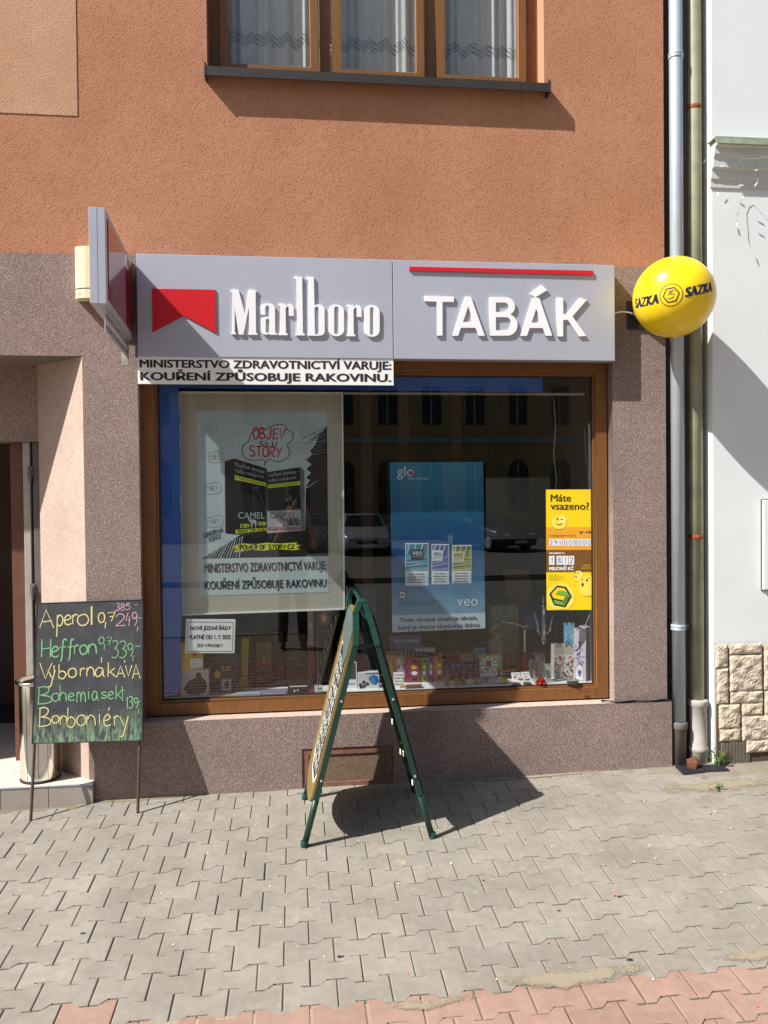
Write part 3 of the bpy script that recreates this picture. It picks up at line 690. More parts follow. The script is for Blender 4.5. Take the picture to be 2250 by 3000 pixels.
bb = MB(); bb.box(NX+.012, 12, .054, .0695, -.2, .762); base = bb.build('base_backing', 'mortar', NB)
C5 = (1750, 1800, 3.318)
SH_ = Vector((W(2087, 900, -.05).x-2.659, -.12, 0))           # the house stands a little forward of its drawing position
def s5(x, y): return W(C5[0]+x/C5[2], C5[1]+y/C5[2], .045+SH_.y)-SH_
stones = [(1152, 292, 1270, 515), (1286, 288, 1604, 380), (1290, 402, 1605, 738), (1165, 530, 1275, 865), (1296, 754, 1610, 856), (1186, 880, 1390, 1103), (1408, 868, 1610, 975),
          (1410, 990, 1740, 1212), (1196, 1118, 1392, 1224), (1624, 286, 1740, 728), (1630, 745, 1900, 970), (1450, 1226, 1760, 1330), (1752, 286, 1960, 730)]
def rough_stone(a, c, seed):
    rr = random.Random(seed); nx = max(3, int(abs(c.x-a.x)/.012)); nz = max(3, int(abs(a.z-c.z)/.012)); b = MB(); ph = [rr.uniform(0, 6) for _ in range(6)]
    for j in range(nz+1):
        for i in range(nx+1):
            u, w_ = i/nx, j/nz; x = a.x+(c.x-a.x)*u; z = c.z+(a.z-c.z)*w_
            edge = min(u, 1-u)*abs(c.x-a.x), min(w_, 1-w_)*abs(a.z-c.z); e = min(1, min(edge)/.016)
            hgt = .008+.008*e+.55*(.005*math.sin(x*60+ph[0]+2*math.sin(z*45+ph[1]))+.004*math.sin(z*95+ph[2]+x*40)+rr.uniform(-.0035, .0035))*e
            if i in (0, nx): x += rr.uniform(-.0015, .0015)
            if j in (0, nz): z += rr.uniform(-.0015, .0015)
            b.v.append((x, .0535-hgt, z))
    for j in range(nz):
        for i in range(nx): k = j*(nx+1)+i; b.f.append((k, k+1, k+nx+2, k+nx+1))
    rim = [i for i in range(nx+1)]+[j*(nx+1)+nx for j in range(1, nz+1)]+[nz*(nx+1)+i for i in range(nx-1, -1, -1)]+[j*(nx+1) for j in range(nz-1, 0, -1)]
    k0 = len(b.v); b.v += [(b.v[i][0], .0538, b.v[i][2]) for i in rim]; n = len(rim)
    for i in range(n): b.f.append((rim[(i+1) % n], rim[i], k0+i, k0+(i+1) % n))
    return b
for i, (x0, y0, x1, y1) in enumerate(stones): rough_stone(s5(x0, y0), s5(x1, y1), i).build('stone', 'stone', NB)
rb = MB(); a = s5(1212, 1238); c = s5(1490, 1375)
for i in range(20):
    x = a.x+(c.x-a.x)*i/20; rb.box(x, x+.0035, .046, .0538, c.z-.05, a.z)
rb.build('ribbed_backing', 'cement', NB)
mbx = MB(); p = W(2236, 1466, .05+SH_.y)-SH_; q = W(2236, 1728, .05+SH_.y)-SH_; mbx.bbox(p.x, p.x+.5, .045, .0699, q.z, p.z, .004); mbx.build('meter_box', 'white_wall', NB)
ck = MB(); ck.box(p.x-.004, p.x+.504, .062, .0698, q.z-.006, p.z+.006); ck.build('meter_box_joint', 'mortar', NB)
NB.location = NB.location+SH_
# string of fairy lights stapled to the cornice
fs_ = thing('fairy_light_string', (2.8, -.08, 3.8), 'thin broken wire of fairy lights hanging from the white cornice', 'light string')
wr = MB(); C9 = (1950, 400, 5.53)
def s9(x, y, yy=-.02): return W(C9[0]+x/C9[2], C9[1]+y/C9[2], yy-.125)
wr.tube([s9(950, 270, -.09), s9(1210, 357, -.05), s9(1460, 362, -.05), s9(1560, 350, -.05), s9(1760, 290, -.06)], .0016, 5)
wr.tube([s9(1210, 357, -.05), s9(1190, 420, -.04), s9(1180, 640, .02), s9(1225, 900, .045), s9(1205, 1050, .05), s9(1180, 1210, .04), s9(1150, 1340, .03), s9(1165, 1400, .03)], .0014, 5)
wr.tube([s9(1460, 362, -.05), s9(1480, 540, -.01), s9(1510, 660, .02), s9(1480, 760, .02)], .0014, 5)
wr.tube([s9(610, 430, .0), s9(660, 370, .0)], .002, 5); wr.tube([s9(1180, 1215, .04), s9(1140, 1265, .03)], .0014, 5)
wr.build('wire', 'castgrey', fs_)
for (x, y, x2, y2) in ((888, 486, 938, 484), (1190, 790, 1262, 794), (1445, 812, 1485, 745), (1203, 994, 1262, 994), (1450, 552, 1490, 540), (1160, 1400, 1172, 1460), (855, 905, 855, 965)):
    MB().tube([s9(x, y, .005), s9(x2, y2, .0)], .0035, 6).build('bulb_holder', 'white', fs_)
# drain mat, broken brick, weeds at the corner
def crop(c): return lambda x, y: (c[0]+x/c[2], c[1]+y/c[2])
c4 = crop((1850, 2200, 4.1475))
gm = thing('drain_cover', tuple(WG(*c4(870, 250))), 'black ribbed drain cover lying at the foot of the downpipes', 'drain cover')
for (q4) in (((530, 205), (790, 200), (905, 275), (630, 293)), ((800, 195), (1060, 192), (1195, 258), (918, 272))):
    b = MB(); P4 = [WG(*c4(*t)) for t in q4]; up = Vector((0, 0, .012)); b.prism([p+up for p in reversed(P4)], (0, 0, -.02)); o = b.build('grate_panel', 'grate', gm); b = MB()
    for i in range(1, 12):
        t = i/12; b.bar(P4[0].lerp(P4[3], t)+up*1.2, P4[1].lerp(P4[2], t)+up*1.2, .006, .005)
    b.build('rib', 'grate', o)
bk = MB(); p = W(2031, 2236, -.088); p.z = gz(p.x, p.y); rr = random.Random(2)
bm = bmesh.new(); bmesh.ops.create_icosphere(bm, subdivisions=1, radius=.5)
for v in bm.verts: v.co = Vector((v.co.x*.085, v.co.y*.07, v.co.z*.12+.03))+Vector([rr.uniform(-.008, .008) for _ in range(3)])
bk.add([p+v.co for v in bm.verts], [[v.index for v in f.verts] for f in bm.faces]); bm.free()
tag(bk.build('brick_fragment', 'brickred'), 'broken piece of red brick between the two downpipes', 'brick')
def weed(name, p, n, hgt, label, seed):
    rr = random.Random(seed); t = thing(name, p, label, 'plant'); lv = MB(); stm = MB()
    for i in range(n):
        a = rr.uniform(0, 6.28); r_ = rr.uniform(0, .06); base_ = Vector(p)+Vector((r_*math.cos(a)*.5, r_*math.sin(a)*.4, 0)); tip = base_+Vector((rr.uniform(-.05, .05), rr.uniform(-.04, .03), rr.uniform(.4, 1)*hgt))
        stm.tube([base_, base_.lerp(tip, .5)+Vector((rr.uniform(-.006, .006), 0, .004)), tip], .0011, 4)
        for k in range(5):
            c = base_.lerp(tip, .3+.7*k/4); d = Vector((rr.uniform(-1, 1), rr.uniform(-1, .6), rr.uniform(-.1, .9))).normalized(); sd_ = d.cross(Vector((rr.uniform(-1, 1), 0, 1))).normalized(); L = rr.uniform(.010, .022)
            lv.add([c, c+d*L*.5+sd_*L*.3, c+d*L, c+d*L*.5-sd_*L*.3], [(0, 1, 2, 3)])
    stm.build('stem', 'leaf', t); tag(lv.build('leaves', 'leaf', t), kind='stuff')
p = W(2106, 2228, -.085); p.z = gz(p.x, p.y)+.01; weed('weed', tuple(p), 26, .11, 'green weed growing at the foot of the pale downpipe socket', 1)
p = WG(*c4(1010, 465)); weed('weed', tuple(p), 9, .025, 'small flattened weed growing in the pavement near the drain cover', 2)

# ================================================================ SIGNS
SY = -.085                                         # front of the sign boxes
def SW(px, py, d=0): return W(px, py, SY-d)
sx0, sxm, sx1 = W(401.5, 900, SY).x, W(1151.4, 900, SY).x, W(1801, 900, SY).x; sz1, sz0 = 3.136, 2.5525
def sign_box(name, x0, x1, label):
    t = thing(name, ((x0+x1)/2, SY, sz0), label, 'sign')
    MB().bbox(x0, x1, SY, -.0125, sz0, sz1, .0025).build('panel', 'signgrey', t)
    e = MB(); e.box(x0+.002, x1-.002, -.0122, .0115, sz0+.03, sz1-.03); e.build('mounting_rail', 'castdark', t); return t
def px_shape(parent, name, loops, c, depth, mat, y0=SY, bevel=.0):
    """letter outline in enlarged-photo coordinates, standing proud of the sign face"""
    L = [[(lambda p: (p.x, p.z))(W(c[0]+x/c[2], c[1]+y/c[2], y0-depth)) for x, y in lp] for lp in loops]
    me = curve_mesh(L, depth/2-bevel, bevel, .0016 if 'letter' in name else 0)
    for v in me.vertices: v.co = Vector((v.co.x, y0-.0004-depth/2-v.co.z, v.co.y))
    return link(name, me, mat, parent)
def arc(cx, cy, rx, ry, a0, a1, n=10): return [(cx+rx*math.cos(R(a0+(a1-a0)*i/n)), cy+ry*math.sin(R(a0+(a1-a0)*i/n))) for i in range(n+1)]
def stad(x0, y0, x1, y1, k=1.0):
    rx = (x1-x0)/2; ry = min(rx*k, (y1-y0)/2); return arc(x0+rx, y0+ry, rx, ry, 180, 360)+arc(x0+rx, y1-ry, rx, ry, 0, 180)
s1 = sign_box('shop_sign', sx0, sxm-.002, 'silver sign box with red chevron and tall condensed white letters')
C3 = (0, 600, 2.212)
px_shape(s1, 'red_chevron', [[(985, 542), (1396, 550), (1402, 832), (1192, 718), (988, 826)]], C3, .007, 'signred', bevel=.0012)
CL = (650, 780, 3.318)
LET = {
 'M': [[(92, 232), (158, 230), (222, 470), (265, 232), (336, 236), (336, 246), (326, 252), (330, 650), (344, 652), (344, 664), (258, 664), (258, 654), (268, 650), (264, 380), (208, 662), (165, 662), (121, 370), (124, 644), (136, 648), (136, 660), (94, 660), (94, 648), (106, 644), (103, 256), (92, 250)]],
 'a': [[(378, 470), (378, 400)]+arc(422, 400, 44, 34, 180, 270, 5)+arc(462, 410, 52, 44, 270, 360, 6)+[(516, 650), (534, 652), (534, 664), (470, 664), (464, 655)]+arc(428, 625, 44, 38, 60, 180, 6)+[(382, 540)]+arc(424, 535, 44, 40, 180, 270, 5)+[(464, 497), (464, 410)]+arc(442, 408, 22, 30, 0, -180, 6)+[(420, 470)],
       [(424, 540), (424, 620)]+arc(444, 626, 20, 26, 180, 0, 6)+[(464, 530)]+arc(444, 530, 20, 24, 0, -180, 5)],
 'r': [[(554, 366), (616, 366), (618, 388), (650, 368), (678, 372), (697, 400), (697, 480), (652, 480), (652, 392), (636, 386), (618, 408), (620, 652), (638, 655), (638, 668), (556, 668), (556, 656), (570, 652), (567, 384), (554, 380)]],
 'l': [[(708, 104), (778, 104), (786, 654), (804, 656), (804, 670), (720, 670), (720, 658), (736, 654), (726, 126), (708, 118)]],
 'b': [[(822, 108), (892, 106), (897, 380), (940, 374)]+arc(952, 418, 44, 42, 290, 360, 6)+[(998, 630)]+arc(952, 632, 46, 40, 0, 70, 6)+[(920, 674), (838, 672), (838, 660), (850, 656), (840, 130), (822, 120)],
       [(898, 410), (902, 650)]+arc(924, 644, 22, 26, 150, 0, 6)+[(944, 412)]+arc(922, 412, 22, 24, 0, -170, 6)],
 'o': [stad(1040, 376, 1186, 678, .8), stad(1090, 388, 1138, 666)],
 'r2': [[(1216, 380), (1276, 380), (1278, 400), (1310, 380), (1338, 384), (1356, 412), (1356, 490), (1312, 490), (1312, 404), (1296, 398), (1278, 420), (1280, 662), (1296, 664), (1296, 678), (1216, 678), (1216, 666), (1229, 662), (1227, 396), (1216, 392)]],
 'o2': [stad(1388, 382, 1532, 684, .8), stad(1438, 394, 1478, 672)]}
for k, lp in LET.items(): px_shape(s1, 'letter', lp, CL, .0105, 'signwhite', bevel=.0008)
s2 = sign_box('shop_sign', sxm+.002, sx1, 'silver sign box with white sans-serif letters under a long red bar')
CT = (700, 700, 2.212); C2 = (1400, 700, 1.952)
px_shape(s2, 'red_bar', [[(1104, 178), (2296, 206), (2296, 234), (1104, 204)]], CT, .0105, 'signred', bevel=.001)
px_shape(s2, 'letter', [[(1205, 374), (1392, 374), (1392, 406), (1318, 406), (1318, 625), (1282, 625), (1282, 404), (1205, 402)]], CT, .0105, 'signwhite', bevel=.0008)
px_shape(s2, 'letter', [[(1470, 376), (1502, 376), (1592, 626), (1552, 626), (1534, 574), (1438, 574), (1420, 626), (1384, 626)], [(1450, 540), (1522, 540), (1486, 432)]], CT, .0105, 'signwhite', bevel=.0008)
px_shape(s2, 'letter', [[(70, 336), (150, 336)]+arc(160, 386, 52, 50, 280, 420, 9)+[(186, 432)]+arc(170, 492, 56, 60, 290, 450, 10)+[(70, 552)], [(102, 362), (150, 362)]+arc(152, 390, 28, 28, 280, 440, 7)+[(102, 420)], [(102, 446), (160, 446)]+arc(164, 486, 30, 40, 280, 440, 7)+[(102, 524)]], C2, .0105, 'signwhite', bevel=.0008)
px_shape(s2, 'letter', [[(318, 338), (350, 338), (424, 552), (388, 553), (372, 508), (296, 508), (280, 553), (244, 553)], [(306, 480), (362, 480), (334, 394)]], C2, .0105, 'signwhite', bevel=.0008)
px_shape(s2, 'letter_accent', [[(300, 312), (364, 264), (396, 292), (330, 332)]], C2, .0105, 'signwhite', bevel=.0008)
px_shape(s2, 'letter', [[(455, 338), (487, 338), (487, 432), (512, 430), (582, 340), (622, 348), (540, 442), (618, 554), (578, 556), (516, 462), (487, 462), (487, 556), (455, 556)]], C2, .0105, 'signwhite', bevel=.0008)
# white warning strip under the left box
ws = thing('warning_strip', (.1, SY, 2.4), 'white strip with black capital warning text under the silver sign', 'sign')
WSY = -.080; p0 = W(402.8, 1047, WSY); p1 = W(1153.4, 1129.5, WSY); zb = W(780, 1127, WSY).z
MB().bbox(p0.x, p1.x, WSY, WSY+.006, zb, sz0-.0008, .001).build('board', 'white', ws)
pr = Print((0, 0, 1), onY(WSY))
pr.text('lettering', 'ink', 'MINISTERSTVO ZDRAVOTNICTVÍ VARUJE:', ((408, 1047.5), (1147, 1052.5), (1147, 1091), (409, 1083.5)), .06, 1.5)
pr.text('lettering', 'ink', 'KOUŘENÍ ZPŮSOBUJE RAKOVINU.', ((410, 1080), (1147, 1085.5), (1147, 1126), (411, 1121)), .06, 1.5)
pr.done(ws)
# projecting blade sign at right angles to the wall
bl = thing('blade_sign', (-.95, -.4, 2.66), 'thin silver box sign projecting from the wall with red side panels', 'sign')
fr, bk_ = Vector((-.930, -.852, 0)), Vector((-.982, -.03, 0)); ax = (bk_-fr).normalized(); nx_ = Vector((ax.y, -ax.x, 0)); bz0, bz1 = 2.658, 3.108; LB = (bk_-fr).length
B4 = Matrix((ax, nx_, Vector((0, 0, 1)))).transposed().to_4x4(); B4.translation = fr
MB().bbox(0, LB, -.037, .037, bz0, bz1, .002, B4).build('case', 'signgrey', bl)
MB().box(-.0006, .02, -.0006, .0006, bz0+.002, bz1-.002, B4).build('case_seam', 'castdark', bl)
for s_ in (1, -1):
    rp = MB(); rp.bbox(.05, LB-.03, .0375 if s_ > 0 else -.0425, .0425 if s_ > 0 else -.0375, bz0+.03, bz1-.035, .0015, B4); rp = rp.build('side_panel', P('red_gloss_panel', '8e1f24', .07, 0, .04, 4, .8), bl)
pl_ = MB(); pl_.bbox(.10, LB-.02, .010, .014, 2.545, bz0-.0005, .001, B4); pl_ = pl_.build('warning_plate', P('grey_white_plate', 'c9c6c2', .6), bl)
def onblade(u, v, d): return B4 @ Vector((u, .0145+d, v))
tm = MB()
for body, z0_, z1_ in (('MINISTERSTVO ZDRAVOTNICTVÍ VARUJE', 2.604, 2.652), ('KOUŘENÍ ZPŮSOBUJE RAKOVINU', 2.552, 2.598)):
    vs_, fs2 = text2d(body, .03); tm.add([onblade(.11+u*(LB-.15), z1_+(z0_-z1_)*v, .0008) for u, v in vs_], fs2)
tm.build('lettering', 'ink', pl_)
MB().box(LB-.06, LB-.035, -.02, .02, 2.50, bz0-.001, B4).build('plate_bracket', 'castgrey', bl)
MB().box(LB-.002, LB+.03, -.03, .03, bz0+.08, bz1-.12, B4).build('wall_bracket', 'castdark', bl)
# alarm siren box
al = thing('alarm_box', (-1.15, -.05, 2.9), 'cream alarm siren box on the wall behind the blade sign', 'alarm')
prof = [(-1.252, -.0005), (-1.252, -.05), (-1.235, -.075), (-1.19, -.088), (-1.12, -.092), (-1.06, -.088), (-1.015, -.075), (-1.0, -.05), (-1.0, -.0005)]
MB().prism([(x, y, 3.172) for x, y in prof], (0, 0, -.235)).build('cover', 'cream', al)
MB().prism([(x, y, 2.9365) for x, y in prof], (0, 0, -.0065)).build('dark_band', 'ink', al)
MB().prism([(x, y, 2.9300) for x, y in prof], (0, 0, -.050)).build('base', 'cream', al)
pr = Print((0, 600, 2.212), lambda px, py, d: W(px, py, -.0805-d)); pr.text('lettering', P('raised_cream', 'd6c99e', .5), 'JABLOTRON', (500, 562, 760, 588), .02, 1); pr.done(al)
# yellow ball lamp
bc = W(1974, 871, -.29); BR_ = .232
ba = thing('ball_sign', tuple(bc), 'big glossy yellow ball with dark lettering on a wall bracket', 'sign')
bs = MB(); prof = [(BR_*math.sin(math.pi*i/36), -BR_*math.cos(math.pi*i/36)) for i in range(37)]; prof[0] = (0.0001, -BR_); prof[-1] = (.0001, BR_)
bs.lathe(bc, prof, 64); bs.build('ball', 'yellowball', ba, True, bc)
tocam = (CAM-bc).normalized(); e_r = Vector((-tocam.y, tocam.x, 0)).normalized(); e_u = tocam.cross(e_r); e_r = -e_r if e_r.dot(_r) < 0 else e_r; e_u = e_u if e_u.z > 0 else -e_u
tilt = R(7); e_r, e_u = e_r*math.cos(tilt)+e_u*math.sin(tilt), -e_r*math.sin(tilt)+e_u*math.cos(tilt)
def onball(a, b, d=.0008):                # a, b angles right / up
    return bc + (tocam*math.cos(b)*math.cos(a) + e_r*math.cos(b)*math.sin(a) + e_u*math.sin(b))*(BR_+d)
lg = MB()
def ballmesh(vs_, fs_, a0, a1, b0, b1, shear=.0):
    lg.add([onball(a0+(a1-a0)*u+shear*(1-v), b1+(b0-b1)*v) for u, v in vs_], fs_)
def subd(body, bold):
    vs_, fs_ = text2d(body, bold); return vs_, fs_
for (a0, a1) in ((R(14), R(61)), (R(-68), R(-21))):
    vs_, fs_ = subd('SAZKA', 0)
    if lg.v: lg.build('lettering', 'navy', ba); lg = MB()
    for k_ in range(6): lg_ = R(.5)*k_; lg.add([onball(a0+(a1-a0)*u*.96+R(3)*(1-v)+lg_, R(9.5)+(R(-3.5)-R(9.5))*v, .0008+.0002*k_) for u, v in vs_], fs_)
lg.build('lettering', 'navy', ba); lg = MB()
def ringb(r0, r1, n=44, fn=None):
    k = len(lg.v)
    for i in range(n):
        t = 2*math.pi*i/n
        for r_ in (r0, r1):
            q = fn(t) if fn else 1
            lg.v.append(tuple(onball(R(-3)+r_*q*math.cos(t), R(4)+r_*q*math.sin(t))))
    for i in range(n): a_ = k+2*i; b_ = k+2*((i+1) % n); lg.f.append((a_, a_+1, b_+1, b_))
ringb(R(14.6), R(15.6)); hexf = lambda t: math.cos(math.pi/6)/math.cos(((t) % (math.pi/3))-math.pi/6)
ringb(R(9.6), R(11.4), 48, hexf)
for st in ([(.62, .62), (-.15, .62), (-.55, .1), (.55, .02), (.15, -.52), (-.62, -.55)], [(.30, .38), (-.05, .36), (-.2, .22)]):
    vs_, fs_ = ribbon(st, .14); lg.add([onball(R(-3)+R(8.5)*x, R(4)+R(8.5)*y) for x, y in vs_], [tuple(reversed(f)) for f in fs_])
lg.build('emblem', 'navy', ba)
br = MB(); p = W(1856, 922, 0); br.bbox(p.x-.045, p.x+.075, -.012, -.0005, 2.765, 2.94, .003); br.tube([(p.x+.0, -.012, 2.85), (p.x+.06, -.06, 2.86), (bc.x-.03, bc.y+.2, bc.z)], .022, 12); br.build('bracket', 'ink', ba)
wc = MB(); wc.tube([W(1801, 918, -.02), W(1820, 913, -.03), W(1840, 915, -.04), W(1852, 919, -.03)], .004, 6); wc.build('cable', 'paper', ba)

# ================================================================ CHALKBOARD LEANING ON THE PILLAR
lean = math.atan2(.235, 1.17); cn = Vector((0, -math.cos(lean), math.sin(lean))); co = Vector((-1.2, -.0185, 1.148))
cu = Vector((0, math.sin(lean), math.cos(lean)))           # up along the board
def onboard(px, py, d): return WP(px, py, co+cn*.0005, cn)+cn*d
cbd = thing('chalkboard_sign', (-1.2, -.23, -.02), 'black chalkboard price list on two thin legs leaning against the pillar', 'chalkboard')
K = [WP(108, 1768, co, cn), WP(418, 1757, co, cn), WP(417, 2170, co, cn), WP(94, 2178, co, cn)]
bo = MB(); bo.prism([K[0], K[3], K[2], K[1]], -cn*.012); bo.build('board', 'chalkboard', cbd, False, K[3])
e = MB()
for a, b in ((0, 1), (2, 3), (1, 2), (3, 0)): e.bar(K[a]+cn*.001-cn*.006, K[b]+cn*.001-cn*.006, .005, .014, cn)
e.build('edging', P('black_edging', '2a2523', .6), cbd)
for (kx, px, py) in ((K[3]+(K[2]-K[3])*.012, 90, 2404), (K[2]+(K[3]-K[2])*.03, 403.6, 2382)):
    f_ = WG(px, py); top_ = kx+cu*.70-cn*.019; L = MB(); L.tube([f_+Vector((0, 0, .001)), kx-cn*.019, top_], .0085, 8); L.build('leg', 'metalpole', cbd)
pr = Print((0, 1700, 2.95), onboard, .0007)
def wr_(mat, items, wd=11):
    for ch, *bx_ in items: pr.glyph('chalk_writing', mat, ch, bx_, wd*.98, 1.5)
    for k in [k for k in pr.parts if len(k) == 2]: pr.parts[k+(len(pr.parts),)] = pr.parts.pop(k)
wr_('chalky', [('A', 345, 255, 465, 410), ('p', 485, 300, 545, 490), ('e', 555, 300, 620, 385), ('r', 625, 295, 670, 380), ('o', 670, 295, 765, 390)])
wr_('chalky', [('0', 850, 280, 905, 365), (',', 902, 358, 922, 415), ('7', 930, 275, 995, 355)])
wr_('chalky', [('l', 780, 225, 805, 385)], 17)
wr_('chalkp', [('2', 1000, 290, 1085, 395), ('4', 1085, 280, 1130, 395), ('9', 1140, 275, 1190, 395), (',', 1182, 400, 1200, 440), ('-', 1198, 318, 1224, 335)], 8)
wr_('chalkp', [('3', 1000, 200, 1035, 265), ('8', 1040, 200, 1080, 262), ('5', 1085, 195, 1125, 255), ('.', 1140, 230, 1165, 247), ('-', 1165, 205, 1192, 218)], 6)
pr.line('chalk_writing', 'chalkp', [(985, 266), (1125, 200)], 5, 1.6)
wr_('chalkg', [('H', 360, 510, 440, 665), ('e', 445, 570, 510, 665), ('f', 505, 510, 580, 705), ('f', 580, 510, 640, 695), ('r', 640, 560, 680, 640), ('o', 690, 560, 755, 640), ('n', 765, 550, 835, 635)], 13)
wr_('chalkg', [('0', 855, 490, 900, 550), (',', 895, 552, 912, 600), ('7', 915, 490, 968, 560), ('3', 965, 520, 1025, 670), ('3', 1030, 525, 1095, 670), ('9', 1100, 545, 1155, 660), (',', 1140, 650, 1162, 702), ('-', 1168, 560, 1212, 582)], 9)
wr_('chalky', [('V', 345, 715, 450, 850), ('y', 415, 775, 478, 920), ('l', 460, 735, 476, 780), ('b', 505, 725, 575, 850), ('o', 590, 760, 660, 840), ('r', 690, 760, 735, 830), ('n', 750, 750, 815, 830), ('a', 820, 755, 905, 835), ('l', 872, 665, 884, 710), ('k', 930, 710, 1005, 835), ('A', 1010, 740, 1080, 840), ('l', 1070, 690, 1086, 712), ('V', 1085, 735, 1140, 830), ('A', 1145, 730, 1213, 850)], 11)
wr_('chalkg', [('B', 325, 920, 450, 1070), ('o', 450, 975, 510, 1045), ('h', 515, 905, 575, 1045), ('e', 590, 975, 645, 1040), ('m', 665, 965, 740, 1055), ('i', 750, 930, 785, 1030), ('a', 795, 960, 850, 1040), ('s', 875, 965, 925, 1020), ('e', 935, 960, 985, 1025), ('k', 1000, 905, 1060, 1030), ('t', 1040, 915, 1085, 1045), ('1', 1085, 1005, 1110, 1115), ('3', 1110, 1005, 1150, 1105), ('9', 1155, 1015, 1198, 1105), (',', 1186, 1110, 1207, 1160), ('-', 1195, 1042, 1215, 1055)], 10)
wr_('chalky', [('B', 335, 1100, 440, 1265), ('o', 450, 1170, 510, 1235), ('n', 520, 1170, 580, 1250), ('b', 580, 1100, 655, 1270), ('o', 665, 1165, 740, 1255), ('n', 750, 1165, 825, 1255), ('i', 845, 1120, 875, 1235), ('e', 895, 1160, 960, 1260), ('´', 935, 1095, 952, 1125), ('r', 985, 1170, 1025, 1260), ('y', 1035, 1175, 1110, 1350)], 10)
pr.done(cbd)

# ================================================================ STEEL BIN
bcx, bcy = -1.532, .075
bn = thing('litter_bin', (bcx, bcy, .105), 'polished steel cylinder bin standing on the tiled step', 'bin')
q = MB(); q.lathe((bcx, bcy, .1145), [(.106, 0), (.108, .004), (.108, .555), (.106, .56)], 40); q.build('body', 'steel', bn, True)
q = MB(); q.lathe((bcx, bcy, .105), [(.110, 0), (.112, .003), (.112, .012), (.110, .0145), (.02, .0145)], 40); q.build('base_ring', 'steel_dark', bn, True)
q = MB(); q.lathe((bcx, bcy, .6725), [(.100, .002), (.122, .0), (.128, .006), (.128, .016), (.122, .022), (.112, .019), (.095, .003), (.088, -.03), (.0001, -.04)], 40); q.build('ash_rim', 'steel', bn, True)
q = MB()
for i in range(9): q.tube([(bcx-.085+.02*i, bcy-.085*math.sin(math.acos(max(-1, min(1, (-.085+.02*i)/.09)))), .676), (bcx-.085+.02*i, bcy+.085*math.sin(math.acos(max(-1, min(1, (-.085+.02*i)/.09)))), .676)], .0018, 5)
q.build('ash_grid', 'castdark', bn)
q = MB()
for a_ in (R(-112), R(-50)): q.box(-.0006, .0006, -.1095, -.1075, .125, .66, Matrix.Translation((bcx, bcy, 0)) @ Matrix.Rotation(a_+R(90), 4, 'Z'))
tag(q.build('door_seam', 'ink', bn))

# ================================================================ A-BOARD
ab = thing('a_frame_board', (.33, -.44, -.03), 'green steel A-frame pavement board with rounded chalk panels', 'pavement sign')
yf, yb_ = -.715, -.165
FL, FRt, AP = .005, .662, .33
def legpt(side, z):          # leg centre line
    if side < 0: pts = [(-.03, FL), (1.0, .279), (1.15, .278), (1.205, .300)]
    else: pts = [(-.03, FRt), (1.0, .381), (1.12, .349), (1.205, .318)]
    for (z0, x0), (z1, x1) in zip(pts, pts[1:]):
        if z <= z1: return x0+(x1-x0)*(z-z0)/(z1-z0)
    return pts[-1][1]
for side in (-1, 1):
    for y in (yf, yb_):
        g0 = gz(legpt(side, 0), y)
        L = MB(); L.tube([(legpt(side, g0), y, g0+.0005), (legpt(side, .24), y, .24)], .0165, 14); leg = L.build('leg', 'green', ab, True)
        L = MB(); L.lathe((legpt(side, g0), y, g0), [(.0178, .0), (.0185, .006), (.0185, .03), (.017, .032)], 14); L.build('foot_cap', 'greenplastic', leg, True)
        L = MB(); L.bar((legpt(side, .20), y, .20), (legpt(side, .995), y, .995), .026, .038, (0, 1, 0)); leg2 = L.build('upright', 'green', ab)
        for z in (.30, .70): q = MB(); q.tube([(legpt(side, z), y-.024, z), (legpt(side, z), y-.019, z)], .006, 8); q.build('screw', 'zinc', leg2)
        L = MB()
        for za, zb2 in ((.98, 1.085), (1.083, 1.150), (1.149, 1.207)):
            L.bar((legpt(side, za), y, za), (legpt(side, zb2), y, zb2), .030-(.004 if za > 1.1 else 0), .048, (0, 1, 0))
        L.build('hinge_cap', 'greenplastic', ab)
for y in (yf, yb_): MB().bbox(.286, .330, y-.026, y+.026, 1.192, 1.213, .007).build('hinge_block', 'greenplastic', ab)
MB().tube([(.308, yf+.026, 1.2), (.308, yb_-.026, 1.2)], .011, 10).build('hinge_rod', 'green', ab)
for y in (yf+.05, yb_-.05):
    q = MB(); q.bar((legpt(-1, .95)+.01, y, .965), (legpt(1, .95)-.01, y, .965), .004, .018, (0, 0, 1)); q.tube([(.33, y-.006, .965), (.33, y+.006, .965)], .007, 8); q.build('stay_bar', 'green', ab)
